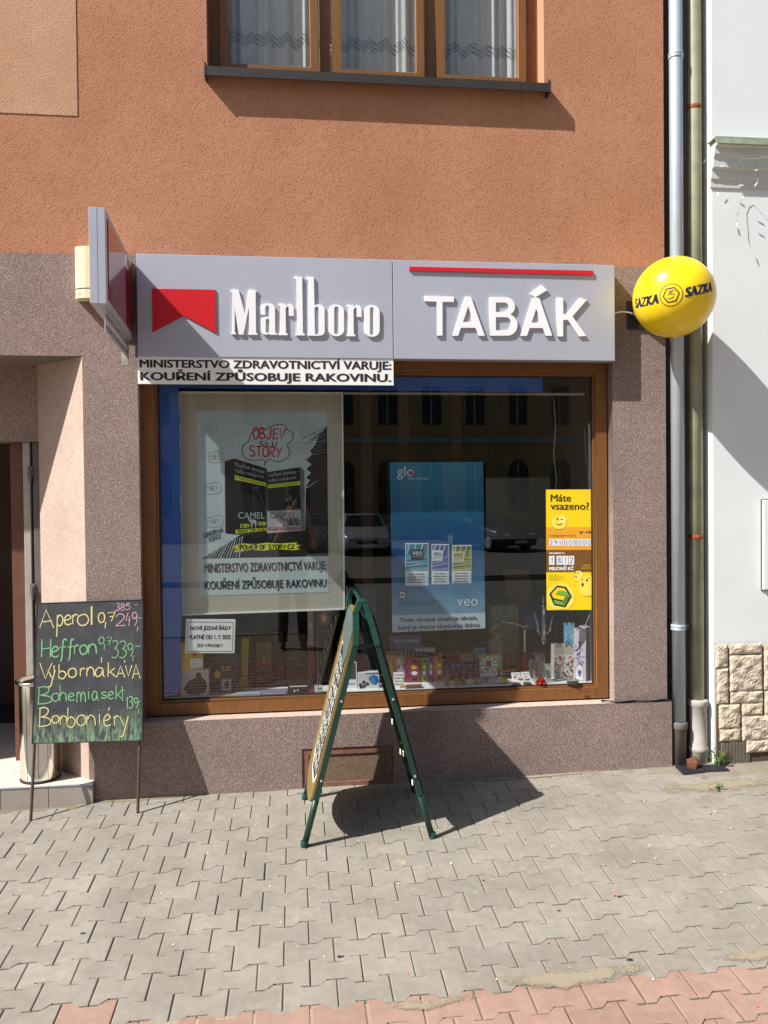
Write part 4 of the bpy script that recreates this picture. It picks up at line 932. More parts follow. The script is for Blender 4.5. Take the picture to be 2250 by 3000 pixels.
def panel(side):
    z_lo, z_hi = .19, 1.075; o_ = Vector((legpt(side, 0), 0, 0)); up = Vector((legpt(side, .99)-legpt(side, 0), 0, .99)).normalized(); out = Vector((side*up.z, 0, -side*up.x)); out = out if out.z > 0 or True else -out
    if out.x*side < 0: out = -out
    base_ = Vector((legpt(side, .0), 0, 0))+out*.0145
    def at(y, s_, d=0): return base_+Vector((0, y, 0))+up*s_+out*d
    y0, y1 = yf-.012, yb_+.012; ym = (y0+y1)/2; hw = (y1-y0)/2
    def outline(ins, top, bot):
        pts = [(y1-ins, top), (y1-ins, bot+.06)]
        for i in range(1, 16):
            t = i/16; yy = y1-ins-(2*(hw-ins))*t; pts.append((yy, bot+.06-.075*math.sin(math.pi*t)**.6))
        pts += [(y0+ins, bot+.06), (y0+ins, top)]
        k = (y1-y0-2*ins)
        for i in range(1, 16):
            t = i/16; pts.append((y0+ins+k*t, top+.035*math.sin(math.pi*t)**.7))
        return pts
    def slabm(name, ol, d0, d1, mat, par):
        A = [at(y, s_, d1) for y, s_ in ol]; n_ = len(A); b = MB(); nn = (A[1]-A[0]).cross(A[-1]-A[0]); A = A if nn.dot(out) > 0 else A[::-1]
        b.prism(A, -out*(d1-d0)); return b.build(name, mat, par)
    pn = slabm('panel', outline(0, 1.135, .15), 0, .012, 'gold' if side < 0 else 'ink', ab)
    if side > 0: return pn
    def frame_pts(iy, it, ib): return [(y1-iy, it), (y1-iy, ib+.075), (y1-iy-.09, ib), (y0+.02+.07, ib), (y0+.02, ib+.06), (y0+.02, it)]
    slabm('white_line', frame_pts(.155, .955, .255), .0122, .0128, 'white', pn); slabm('chalk_field', frame_pts(.172, .945, .272), .0129, .0135, 'ink', pn)
    wt = MB(); rr = random.Random(11)
    for ln in range(9):
        s0 = .90-ln*.068; yy = y1-.20
        while yy > y0+.08:
            wdt = rr.uniform(.02, .04); ch = rr.choice('BoneryVabkAMDsth')
            for stq in GL[ch]:
                p2 = [(yy-wdt*a_, s0-.05*b_) for a_, b_ in stq]; p2 = smoothed(p2) if len(p2) > 3 else p2; vs_, fs_ = ribbon(p2, .0055)
                wt.add([at(y_, s2, .0141) for y_, s2 in vs_], fs_)
            yy -= wdt+.012
    wt.build('chalk_writing', 'chalkw', pn)
    gc = MB(); cpts = [(y1-.02, 1.01), (y1-.06, 1.005), (y1-.30, .80), (y1-.33, .86), (y1-.42, 1.04), (y1-.25, 1.068), (y1-.1, 1.055)]
    slabm('torn_cover', [(y0+.01, 1.14), (y0+.01, .93), (y0+.05, .885), (y0+.11, .87), (y0+.20, .93), (y0+.33, .96), (y1-.03, 1.02), (y1-.03, 1.14)][::-1], .0145, .018, P('grey_plastic_cover', '5d6a66', .35, 0, .2, 20), pn)
    return pn
panel(-1); rp_ = panel(1)
st_ = MB()
for (px, py) in ((1148, 2112), (1172, 2200), (1180, 2205), (1207, 2290)):
    p = W(px, py, yf+.06); st_.box(p.x-.002, p.x+.002, yf+.035, yf+.06, p.z-.012, p.z+.012)
tag(st_.build('label_scraps', 'chalkw', rp_), kind='stuff')

# ================================================================ PRINTS IN THE WINDOW
IY = GY+.006                                                   # just behind the pane
# -- framed poster
PY = .150
fp = thing('framed_poster', tuple(W(770, 1790, PY)), 'large grey-framed poster of two black cigarette packs and a speech cloud', 'poster')
C7 = (400, 1050, 2.37); pr = Print(C7, onY(PY-.0005), .0006)
def WQ(c, x, y, yy): return W(c[0]+x/c[2], c[1]+y/c[2], yy)
def flatboard(name, c, quad, y0, th, mat, parent):
    A = [WQ(c, x, y, y0) for x, y in quad]; A = [A[0], A[3], A[2], A[1]]
    return MB().prism(A, Vector((0, th, 0))).build(name, mat, parent)
mt_ = flatboard('mat', C7, [(295, 235), (1428, 240), (1443, 1740), (320, 1780)], PY, .008, 'matboard', fp)
fr_ = MB(); A = [WQ(C7, x, y, PY-.004) for x, y in ((295, 235), (1428, 240), (1443, 1740), (320, 1780))]
for i in range(4): fr_.bar(A[i], A[(i+1) % 4], .008, .012, (0, 1, 0))
fr_.build('frame', 'white', fp)
pr.poly('print_ground', 'posterwhite', [(417, 365), (1320, 368), (1335, 1622), (437, 1650)], 1)
for i in range(46):
    a_ = R(180+i*4.0); x1_, y1_ = 900+470*math.cos(a_)*1.1, 700+335*math.sin(a_); r0_ = .55+.25*((i*7) % 5)/5
    x1_ = max(422, min(1316, x1_)); y1_ = max(372, y1_)
    pr.line('burst_line', 'pgrey', [(x1_, y1_), (900+(x1_-900)*r0_, 700+(y1_-700)*r0_)], 3, 2)
blk = [(1322, 470), (1262, 545), (1236, 610), (1205, 640), (1222, 668), (1175, 705), (1216, 735), (1180, 768), (1212, 795), (1178, 830), (1205, 845), (1172, 898), (1290, 830), (1176, 905), (1172, 1195), (720, 1225), (640, 1280), (450, 1392), (1332, 1372)]
pr.poly('black_field', 'black', blk, 2)
for i in range(12): pr.line('burst_line', 'posterwhite', [(470+i*22, 1392-i*1), (560+i*16, 1300-i*6)], 3+(i % 3)*2, 4)
for i in range(7): pr.line('burst_line', 'black', [(1150+i*22, 560+40*math.sin(i)), (1318, 470+i*10)], 4, 3)
pr.poly('pack_face', P('pack_black', '202024', .5), [(612, 715), (680, 695), (905, 765), (905, 1215), (690, 1222), (617, 1215)], 3)
pr.poly('pack_face', P('pack_black', '202024', .5), [(905, 790), (1137, 755), (1141, 1050), (908, 1060)], 3)
pr.poly('pack_lower', P('pack_silver', 'a7acb2', .4), [(908, 1060), (1141, 1050), (1142, 1200), (910, 1195)], 3)
pr.poly('pack_side', 'pgreyd', [(1137, 755), (1165, 775), (1170, 1195), (1142, 1200)], 3)
pr.text('lettering', 'pgrey', 'Kouření zvyšuje', ((686, 715), (888, 770), (888, 808), (686, 758)), .03, 5); pr.text('lettering', 'pgrey', 'riziko oslepnutí', ((686, 760), (884, 812), (884, 840), (686, 800)), .03, 5)
pr.text('lettering', 'pgrey', 'ouření zvyšuje', ((918, 795), (1112, 770), (1112, 806), (918, 832)), .03, 5); pr.text('lettering', 'pgrey', 'iziko oslepnutí', ((918, 838), (1110, 812), (1110, 842), (918, 866)), .03, 5)
pr.poly('lime_band', 'lime', [(681, 810), (900, 864), (900, 888), (681, 842)], 4); pr.poly('lime_band', 'lime', [(910, 878), (1136, 852), (1136, 878), (910, 902)], 4)
pr.text('fine_print', 'black', 'Jak přestat kouřit: www.koureni-zabiji.cz', ((690, 818), (895, 868), (895, 882), (690, 834)), .01, 5); pr.text('fine_print', 'black', 'Jak přestat kouřit: www.koureni-zabiji.cz', ((915, 884), (1130, 858), (1130, 872), (915, 897)), .01, 5)
pr.line('scratch', 'pgreyd', [(815, 905), (850, 890), (835, 920), (862, 960), (880, 1000)], 4, 4); pr.line('scratch', 'pgreyd', [(1030, 900), (1060, 900), (1040, 935), (1065, 960), (1080, 1005)], 4, 4)
pr.text('lettering', 'pgrey', 'CAMEL', (706, 1068, 890, 1112), .012, 5); pr.text('lettering', 'pgreyd', 'CAMEL', (922, 1066, 1112, 1110), .015, 5)
for dx, mtn in ((0, 'pgrey'), (222, 'pgreyd')):
    cmx = [(768, 1098), (776, 1092), (782, 1112), (795, 1122), (806, 1112), (818, 1122), (830, 1124), (834, 1140), (828, 1175), (823, 1175), (822, 1148), (808, 1144), (800, 1178), (794, 1178), (795, 1142), (782, 1130), (772, 1108)]
    pr.poly('emblem', mtn, [(x+dx, y+(0 if dx == 0 else -10)) for x, y in cmx], 5)
pr.poly('lime_band', 'lime', [(688, 1190), (900, 1176), (902, 1196), (690, 1216)], 4); pr.hand('lettering', 'black', 'POWER OF STORY EDITION', ((700, 1192), (895, 1179), (895, 1194), (700, 1210)), 3, 6)
pr.poly('red_band', 'pred', [(916, 1172), (1134, 1172), (1132, 1190), (916, 1192)], 5); pr.hand('lettering', 'pgrey', 'POWER OF STORY EDITION', (925, 1175, 1125, 1188), 3, 6)
pr.hand('lettering', 'lime', 'STORY', (718, 1150, 785, 1175), 4, 5); pr.hand('lettering', 'lime', 'EDITION', (845, 1135, 900, 1160), 3, 5)
pr.hand('lettering', 'black', 'A KONEC PISU JA', (1050, 1112, 1135, 1160), 3, 6)
cl = [(888, 740), (885, 705), (820, 708), (760, 695), (732, 645), (745, 600), (782, 572), (790, 535), (815, 505), (860, 492), (905, 490), (945, 468), (990, 458), (1035, 470), (1040, 490), (1080, 515), (1086, 550), (1070, 580), (1045, 598), (1060, 640), (1055, 680), (1020, 705), (985, 716), (945, 708), (915, 700), (888, 745)]
pr.poly('cloud', 'posterwhite', cl[:-1], 4); pr.line('cloud_outline', 'black', cl, 5, 5)
pr.hand('lettering', 'pred', 'OBJEV', ((805, 478), (1040, 488), (1030, 560), (808, 558)), 11, 6); pr.hand('lettering', 'black', 'SÍLU', ((850, 575), (978, 578), (975, 612), (850, 612)), 7, 6); pr.hand('lettering', 'pred', 'STORY', ((780, 605), (1015, 620), (1005, 690), (785, 678)), 11, 6)
pr.hand('lettering', 'black', 'LIMITOVANÁ', ((465, 1215), (602, 1170), (606, 1200), (470, 1248)), 5, 5); pr.hand('lettering', 'black', 'EDICE', ((500, 1245), (590, 1215), (592, 1245), (503, 1272)), 5, 5)
for (x, y) in ((500, 490), (1185, 500), (545, 680), (525, 900), (1120, 625), (540, 1130)):
    pr.line('sketch', 'pgrey', [(x-45, y-25), (x+45, y-40), (x+52, y+28), (x-40, y+38), (x-45, y-25)], 4, 3); pr.hand('sketch', 'pgrey', 'NE!', (x-32, y-18, x+36, y+18), 5, 3)
br_ = [(672, 1345), (700, 1325), (672, 1315), (690, 1295), (740, 1285), (820, 1292), (900, 1280), (1000, 1285), (1120, 1278), (1105, 1292), (1140, 1298), (1110, 1310), (1135, 1325), (1090, 1332), (980, 1325), (880, 1335), (790, 1330), (720, 1342)]
pr.poly('lime_band', 'lime', br_, 4); pr.hand('lettering', 'black', 'POWER OF STORY.CZ', ((712, 1296), (1098, 1292), (1096, 1320), (714, 1330)), 7, 6)
pr.poly('print_ground', 'posterwhite', [(442, 1392), (1333, 1373), (1335, 1622), (440, 1648)], 2)
pr.text('lettering', 'ink', 'MINISTERSTVO ZDRAVOTNICTVÍ VARUJE:', ((470, 1408), (1318, 1393), (1322, 1486), (472, 1510)), .03, 5); pr.text('lettering', 'ink', 'KOUŘENÍ ZPŮSOBUJE RAKOVINU', ((472, 1522), (1318, 1507), (1320, 1605), (474, 1625)), .03, 5)
pr.done(fp)
# -- blue poster
BY = .19
bp = thing('blue_poster', tuple(W(1285, 1850, BY)), 'tall blue poster of three nicotine stick packs hanging behind the glass', 'poster')
C8 = (1000, 1050, 2.074)
A = [WQ(C8, x, y, BY) for x, y in ((295, 632), (862, 628), (875, 1640), (310, 1665))]; o = MB().prism([A[0], A[3], A[2], A[1]], Vector((0, .005, 0))).build('sheet', 'posterblue', bp, False, (A[3].x, BY, A[3].z))
pr = Print(C8, onY(BY-.0004), .0006); LBm = P('pale_blue_print', 'cfe3ee', .5)
pr.poly('white_band', P('bluish_white_print', 'c3d4dd', .5), [(308, 1562), (873, 1545), (875, 1640), (310, 1665)], 1)
pr.text('lettering', LBm, 'glo', (338, 655, 440, 735), .0, 3); pr.disc('red_dot', 'pred', 424, 698, 13, 13, 5); pr.text('lettering', LBm, 'WAY BETTER*', (402, 724, 536, 738), .0, 3)
for i, (x0, x1, cm_, cb_) in enumerate(((388, 530, P('teal_pack', '4d9fb8', .5), 'ink'), (548, 655, P('violet_pack', '6f79c0', .5), LBm), (672, 790, P('olive_pack', 'a0ab55', .5), P('pale_olive', 'c9cf9b', .5)))):
    y0 = 1122+i*6; pr.rect('pack', P('pack_white', 'dfe8ee', .5), x0, y0, x1, 1382-i*8, 2); pr.rect('pack_stripe', cm_, x0+4, y0+6, x1-4, 1290, 3)
    for k in range(9): pr.line('pack_stripe', (LBm, 'navy', 'ink')[k % 3], [(x0+10+k*(x1-x0-24)/9, y0+70), (x0+26+k*(x1-x0-24)/9, y0+8)], 5, 4); pr.line('pack_stripe', ('navy', cm_, LBm)[k % 3], [(x0+8, 1228+k*7), (x1-8, 1222+k*6+8*math.sin(k))], 4, 4)
    xa, xb = x0+(x1-x0)*.25, x0+(x1-x0)*.78
    if i: xa, xb = x0+4, x0+(x1-x0)*.62
    pr.rect('pack_label', cb_, xa, y0+38, xb, y0+102, 5); pr.text('lettering', LBm if i == 0 else 'ink', 'veo', (xa+8, y0+50, xb-8, y0+74), .0, 6); pr.text('lettering', LBm if i == 0 else 'ink', 'TOBACCO FREE', (xa+10, y0+80, xb-10, y0+86), .0, 6)
    pr.rect('pack_label', P('pack_white', 'dfe8ee', .5), x0+6, 1298, x1-10, 1376-i*8, 5)
    for k, tx in enumerate(('Tento výrobek', 'obsahuje nikotin,', 'který je vysoce', 'návykovou látkou')): pr.text('lettering', 'ink', tx, (x0+12+(k % 2 == 0)*8, 1306+k*16-i*3, x1-16-(k % 2 == 0)*8, 1318+k*16-i*3), .03, 6)
pr.disc('ring', 'pred', 370, 1437, 23, 24, 3); pr.disc('ring_field', P('pack_white', 'dfe8ee', .5), 370, 1437, 18, 19, 4); pr.text('lettering', 'ink', '18+', (354, 1427, 387, 1447), .05, 5)
pr.text('lettering', LBm, 'veo', (704, 1462, 830, 1505), -.005, 3)
for k in range(4): pr.text('fine_print', 'navy', 'Tento výrobek obsahuje nikotin a je určen pouze pro dospělé uživatele', (350, 1472+k*8, 602-k*20, 1478+k*8), .0, 3)
pr.text('lettering', 'ink', 'Tento výrobek obsahuje nikotin,', ((354, 1578), (830, 1562), (830, 1598), (356, 1612)), .03, 3); pr.text('lettering', 'ink', 'který je vysoce návykovou látkou', ((344, 1622), (840, 1604), (840, 1642), (344, 1660)), .03, 3)
pr.done(bp)
# -- timetable notice, taped
TY = GY+.010; C10 = (480, 1700, 2.765)
tn = thing('paper_notice', tuple(W(615, 1913, TY)), 'white paper notice with black frame taped inside the window', 'notice')
flatboard('sheet', C10, [(180, 313), (580, 315), (572, 590), (170, 590)], TY, .001, 'paper', tn)
pr = Print(C10, onY(TY-.0003), .0005)
for a_, b_ in (((192, 338), (562, 340)), ((562, 340), (556, 576)), ((556, 576), (186, 578)), ((186, 578), (192, 338))): pr.line('border', 'black', [a_, b_], 5, 1)
pr.text('lettering', 'black', 'NOVÉ JÍZDNÍ ŘÁDY', (212, 362, 546, 412), .06, 1); pr.text('lettering', 'black', 'PLATNÉ OD 1. 7. 2025', (206, 434, 542, 478), .06, 1); pr.text('lettering', 'black', 'ZDE V PRODEJI !!', (268, 516, 474, 548), .05, 1)
pr.done(tn)
# -- yellow jackpot sticker on the outside of the pane
YY = GY-.004; C11 = (1550, 1400, 5.268)
ys_ = thing('jackpot_sticker', tuple(W(1673, 1787, YY)), 'yellow lottery jackpot sticker with smiling balls on the right of the pane', 'sticker')
L = [(270, 182), (1020, 178), (1030, 190), (1038, 2022), (1028, 2036), (285, 2042), (272, 2030), (262, 194)]
A = [WQ(C11, x, y, YY) for x, y in L]; MB().prism(A[::-1], Vector((0, .0015, 0))).build('sheet', 'stickery', ys_)
pr = Print(C11, onY(YY-.0002), .0004)
pr.text('lettering', 'brownprint', 'Máte', (332, 255, 648, 365), .035, 2); pr.text('lettering', 'brownprint', 'vsazeno?', (330, 378, 925, 492), .035, 2)
def smiley(cx, cy, r_, eyes, mouth):
    pr.disc('ball', 'stickero', cx, cy+r_*.06, r_, r_, 1); pr.disc('ball', 'stickerlt', cx, cy, r_*.97, r_*.97, 2); pr.disc('ball_shine', P('shine_print', 'fdf3a8', .4), cx+r_*.55, cy-r_*.3, r_*.28, r_*.4, 3)
    for x, y, rx, ry in eyes: pr.disc('face_mark', 'brownprint', cx+x*r_, cy+y*r_, rx*r_, ry*r_, 4)
    if len(mouth) > 1: pr.line('face_mark', 'brownprint', [(cx+x*r_, cy+y*r_) for x, y in mouth], r_*.09, 4)
pr.poly('orange_band', 'stickero', [(268, 760), (1032, 760), (1034, 1110), (266, 1112)], 1)
smiley(465, 680, 118, [(-.25, -.37, .1, .13), (.35, -.33, .16, .06)], [(-.4, .18), (-.2, .34), (.1, .36), (.4, .2)])
pr.text('lettering', 'brownprint', 'sp  rtka', (775, 812, 992, 866), .03, 3); pr.line('lettering', 'brownprint', [(842, 820), (880, 850)], 8, 4); pr.line('lettering', 'white', [(880, 816), (846, 852)], 8, 4)
pr.text('lettering', 'brownprint', 'V SUPERJACKPOTU LÉTÁ', (308, 876, 725, 914), .0, 3)
for i in range(9):
    x = 308+i*70+(i//3)*10; pr.rect('white_box', 'white', x, 942+(i % 2), x+66, 1050, 3); pr.glyph('pen_digit', 'penblue', '294000000'[i], (x+16, 962, x+50, 1032), 6, 5)
pr.text('lettering', 'brownprint', 'KČ', (962, 1002, 1000, 1040), .0, 3)
pr.poly('brown_band', 'stickerb', [(266, 1112), (1034, 1110), (1036, 1452), (267, 1455)], 1)
pr.text('lettering', 'white', 'HRAJEME O', (308, 1150, 548, 1182), .07, 3); pr.text('lettering', 'white', 'MILIONŮ KČ', (310, 1352, 692, 1426), .08, 3)
for i, x in enumerate((308, 424, 517, 610)): pr.rect('white_box', 'white', x, 1203, x+86, 1342, 3); pr.glyph('pen_digit', 'penblue', '1812'[i], (x+18, 1225, x+66, 1315), 7, 5)
pr.text('lettering', P('gold_print', 'c9a24a', .4), 'EURO', (845, 1338, 955, 1368), .06, 3); pr.text('lettering', P('gold_print', 'c9a24a', .4), 'JACKPOT', (808, 1378, 992, 1414), .06, 3)
for k in range(4): pr.text('fine_print', 'brownprint', ('Hraj s rozumem', 'Ministerstvo financí varuje', 'Účastí na hazardní hře může', 'vzniknout závislost 18+')[k], (310, 1494+k*24, 460+(k in (1, 2))*70, 1510+k*24), .0, 3)
smiley(760, 1515, 84, [(-.55, -.6, .09, .14), (-.05, -.55, .1, .15)], [(-.85, -.1), (-.6, .15), (-.35, .1), (-.25, -.02)])
ex = 905; pr.poly('ball', 'stickerlt', [(min(1036, ex+150*math.cos(t*.21)), 1668+158*math.sin(t*.21)) for t in range(30)], 5); 
for x, y, rx, ry in ((826, 1648, 18, 28), (893, 1580, 15, 19), (818, 1566, 9, 13)): pr.disc('face_mark', 'brownprint', x, y, rx, ry, 6)
pr.line('face_mark', 'brownprint', [(900, 1538), (918, 1540), (930, 1552), (935, 1565)], 7, 6)
pr.poly('ball', 'stickerlt', [(max(272, 485+218*math.cos(t*.21)), min(2030, 1840+215*math.sin(t*.21))) for t in range(30)], 2)
hexo = [(310, 1790), (432, 1660), (570, 1680), (662, 1830), (560, 2000), (385, 1965)]
pr.poly('hexagon', 'navy', hexo, 3); hexi = [(345, 1790), (440, 1690), (545, 1705), (590, 1760), (460, 1740), (412, 1800), (570, 1830), (525, 1890), (400, 1862), (372, 1850)]
pr.poly('hexagon_mark', 'stickery', hexi, 4); pr.poly('hexagon_mark', 'hexgreen', [(460, 1745), (590, 1765), (632, 1830), (545, 1970), (395, 1940), (378, 1880), (520, 1912), (590, 1825), (425, 1795)], 4)
pr.text('lettering', 'navy', 'sazka', ((515, 1920), (605, 1815), (622, 1838), (538, 1945)), .03, 5)
pr.done(ys_)

# ================================================================ THINGS ON DISPLAY BEHIND THE GLASS
ZF = .5295
def F(px, py, z=ZF): return WZ(px, py, z)
def carton(name, label, cat, px0, px1, ptop, pbot, th, mat, y=None, group=None, z=None, lean_=0, yaw=0, rnd=.002, zb=None):
    """upright box whose front face stands at depth y; returns thing and a printer for its front"""
    if y is None: y = F((px0+px1)/2, pbot).y
    y = max(y, GY+.03); zb = zb if zb is not None else (ZF if z is None else z)
    a = W(px0, ptop, y); c = W(px1, pbot, y); t = thing(name, ((a.x+c.x)/2, y, zb), label, cat, group)
    M4 = Matrix.Translation(((a.x+c.x)/2, y, zb)) @ Matrix.Rotation(R(yaw), 4, 'Z') @ Matrix.Rotation(R(-lean_), 4, 'X'); hw = (c.x-a.x)/2
    MB().bbox(-hw, hw, 0, th, 0, a.z-zb, rnd, M4).build('body', mat, t)
    hgt = a.z-zb
    def fn(u, v, d): return M4 @ Vector((-hw+2*hw*u/100, -.0005-d, hgt*(1-v/100)))
    return t, Print((0, 0, 1), fn, .0004)
Q = lambda c, r: P('display_%s_%d' % (c, int(r*100)), c, r)
# left part of the display
t, p = carton('grey_carton', 'pale grey carton with a black bottle-shaped print beside the blue film', 'box', 527, 612, 1964, 2056, .09, Q('b9aeb2', .6), .14)
p.poly('silhouette', 'ink', [(12, 70), (25, 45), (38, 35), (55, 28), (58, 10), (72, 10), (74, 26), (88, 38), (95, 60), (90, 82), (60, 92), (25, 88)], 1); p.done(t)
zt = W(570, 1966, .14).z
t, p = carton('yellow_carton', 'yellow carton with white warning label stacked on the pale grey carton', 'box', 529, 596, 1884, 1966, .07, Q('c9a832', .5), .145, zb=zt+.001, yaw=8)
p.rect('warning_label', 'paper', 42, 58, 95, 92, 1); p.disc('red_mark', 'pred', 62, 40, 9, 10, 1); p.disc('red_mark', 'lime', 55, 25, 14, 10, 1)
for k in range(3): p.text('lettering', 'ink', ('KOUŘENÍ ZABÍJÍ', 'PŘESTAŇTE', 'NYNÍ')[k], (46, 63+k*10, 92, 69+k*10), .02, 2)
p.done(t)
t, p = carton('black_carton', 'black carton with small yellow lettering behind the folded leaflets', 'box', 612, 702, 1917, 2028, .05, Q('29262a', .5), .20, lean_=7)
p.text('lettering', P('gold_print', 'c9a24a', .4), 'ZLATO', (40, 33, 72, 45), .04, 1); p.disc('badge', P('gold_print', 'c9a24a', .4), 27, 52, 10, 9, 1); p.text('fine_print', 'pgrey', 'Nejlepší kvalita pro vás', (12, 10, 92, 14), 0, 1)
p.text('fine_print', 'pgrey', 'výběr z nabídky', (20, 17, 84, 21), 0, 1); p.rect('picture', 'pgrey', 40, 64, 72, 94, 1); p.disc('picture', 'ink', 58, 78, 8, 10, 2); p.done(t)
t, p = carton('yellow_plank', 'narrow yellow folded card leaning behind the black carton', 'card', 700, 724, 1872, 2015, .01, Q('c39a2b', .6), .30, lean_=9, yaw=-14); p.done(t)
for i, (x0, x1, y0, y1, yy, c, lb) in enumerate(((735, 770, 1900, 2000, .62, '2b2320', 'slim dark brown carton at the back of the display'), (750, 797, 1883, 1990, .48, '7a5a36', 'tan bottle carton with an orange picture in the dark back row'), (800, 832, 1850, 1985, .55, '2a2022', 'tall dark carton with a red stripe in the back row'), (838, 900, 1860, 1978, .50, '35302f', 'wide charcoal carton with faint grey lettering in the back row'), (640, 680, 1850, 1960, .66, '2d2725', 'short dark carton under the framed poster'))):
    t, p = carton('bottle_carton', lb, 'box', x0, x1, y0, y1, .09, Q(c, .5), yy, 'dark bottle cartons in the back row')
    if i == 1: p.disc('picture', 'rust', 50, 45, 22, 18, 1); p.disc('picture', P('gold_print', 'c9a24a', .4), 50, 40, 8, 8, 2)
    if i == 3: p.text('lettering', 'pgreyd', 'JURA', (15, 50, 65, 60), .02, 1); p.text('lettering', 'pgreyd', '10', (35, 66, 48, 76), .02, 1)
    if i == 2: p.rect('stripe', 'pred', 5, 38, 95, 42, 1)
    if i == 0: p.text('lettering', 'pgreyd', 'RUM', (15, 20, 85, 32), .02, 1)
    p.done(t)
def stack(name, label, cat, px0, px1, pbot, n, th, dy, mats, group=None):
    a = F(px0, pbot); c = F(px1, pbot); y = max(a.y, GY+.02); t = thing(name, ((a.x+c.x)/2, y, ZF), label, cat, group); rr = random.Random(px0)
    for k in range(n):
        o = rr.uniform(-.006, .006); MB().bbox(a.x+o, c.x+o, y+rr.uniform(0, .01), y+dy, ZF+k*th+.0003, ZF+(k+1)*th, .001).build('sheet_stack' if n == 1 else 'booklet', mats[k % len(mats)], t)
    return t
stack('leaflets', 'white folded leaflets lying by the glass beside the black carton', 'leaflets', 684, 762, 2042, 2, .005, .07, ['paper', 'pgrey'])
stack('leaflets', 'blue and grey leaflets lying on the sill left of the leaning board', 'leaflets', 764, 841, 2038, 3, .005, .09, [Q('6878a8', .6), 'paper', Q('8a7f92', .6)])
stack('leaflets', 'colourful leaflets lying in front of the pale grey carton', 'leaflets', 620, 690, 2050, 2, .004, .06, [Q('c79a8a', .6), Q('b8a86a', .6)])
stack('booklets', 'small stack of dark booklets behind the white leaflets', 'books', 786, 840, 2012, 4, .007, .10, [Q('4a4a5e', .5), Q('2b2b33', .5)])
t, p = carton('humidor_box', 'black box with white stripe standing by the leaning board', 'box', 843, 912, 2003, 2034, .12, Q('241f22', .4)); p.rect('stripe', 'paper', 8, 22, 82, 34, 1); p.disc('mark', 'paper', 28, 72, 4, 14, 1); p.disc('mark', 'paper', 42, 66, 4, 10, 1); p.done(t)
t, p = carton('price_cards', 'white and pink price cards standing behind the leaning green board', 'cards', 905, 944, 2006, 2036, .02, Q('3a2f31', .5)); p.rect('card', 'paper', 42, 8, 68, 92, 1); p.rect('card', 'paper', 72, 6, 98, 46, 1); p.rect('card', 'paper', 72, 56, 98, 92, 1); p.rect('card', 'pred', 2, 50, 36, 92, 1); p.done(t)
t, p = carton('tall_display_card', 'tall black display card with brown oval picture leaning behind the glass', 'card', 925, 975, 1776, 2030, .012, Q('1d1a1a', .4), .36, lean_=3); p.disc('picture', 'rust', 50, 16, 34, 9, 1); p.disc('picture', P('gold_print', 'c9a24a', .4), 50, 16, 18, 5, 2); p.text('lettering', 'pgrey', 'LAMBOOK', (8, 4, 92, 8), .02, 2); p.rect('stripe', 'pgreyd', 6, 30, 9, 98, 1); p.done(t)
t, p = carton('tall_display_card', 'grey bottle tube with orange base beside the tall black display card', 'tube', 900, 921, 1780, 2010, .05, Q('8d8a84', .4), .42); p.rect('stripe', 'rust', 0, 50, 100, 100, 1); p.text('lettering', 'paper', 'S', (30, 20, 70, 28), .02, 2); p.done(t)
t, p = carton('white_black_box', 'black box with white rounded edge half hidden behind the A-frame board', 'box', 1003, 1047, 1936, 2020, .05, Q('3a3a3c', .5), .22); p.line('edge', 'paper', [(6, 98), (94, 98), (94, 8), (70, 4)], 6, 1, False); p.rect('warning_label', 'paper', 30, 68, 90, 96, 1); p.text('lettering', 'ink', 'výrobek', (36, 80, 84, 90), .02, 2); p.done(t)
t, p = carton('tobacco_box', 'white box with a blue pouch and dark stones printed on it', 'box', 1048, 1112, 1972, 2020, .06, Q('dfe3e6', .5), .20)
p.poly('picture', P('blue_pouch', '2d84bf', .5), [(48, 30), (70, 14), (92, 26), (98, 60), (80, 82), (58, 66)], 1); p.rect('picture', P('blue_pouch', '2d84bf', .5), 36, 0, 98, 9, 1)
for x, y in ((12, 76), (28, 60), (30, 84), (44, 72), (16, 90)): p.disc('picture', 'ink', x, y, 8, 11, 1)
p.done(t)
t, p = carton('bottle_gift_box', 'dark blue-grey bottle gift box standing behind the top of the A-frame', 'box', 1058, 1104, 1720, 1990, .08, Q('3b4a54', .5), .55); p.text('lettering', 'pgreyd', 'SINGLETON', (4, 21, 96, 26), .02, 1); p.disc('emblem', 'rust', 50, 10, 14, 3.4, 1); p.disc('emblem', Q('3b4a54', .5), 46, 11, 11, 2.8, 2); p.done(t)
# centre
t, p = carton('wall_calendar', 'blue city calendar with white title behind the coloured packs', 'calendar', 1144, 1239, 1864, 1990, .006, Q('5b6a98', .5), .48, lean_=6); p.text('lettering', 'paper', 'MĚSTA ČECH A MORAVY', (14, 8, 90, 18), .02, 1)
p.poly('skyline', Q('2c2f45', .6), [(2, 60), (8, 28), (12, 16), (16, 30), (24, 40), (40, 30), (52, 40), (66, 32), (82, 40), (98, 34), (98, 60)], 1); p.done(t)
t, p = carton('desk_calendar', 'brown mosaic calendar with yellow candle behind white label card', 'calendar', 1128, 1222, 1908, 1994, .006, Q('8d7656', .5), .32, lean_=8); p.poly('picture', Q('d6993a', .5), [(8, 95), (20, 20), (30, 95)], 1); p.hand('lettering', 'paper', 'Obrazy', (38, 26, 88, 44), 2, 2); p.poly('tag', 'paper', [(38, 58), (48, 58), (48, 48), (56, 48), (56, 62), (68, 62), (68, 84), (40, 84)], 2)
for k in range(8): p.poly('picture', Q(('a39a80', '6d5c48')[k % 2], .6), [(52+k*6, 4), (57+k*6, 6), (56+k*6, 30), (51+k*6, 28)], 1)
p.done(t)
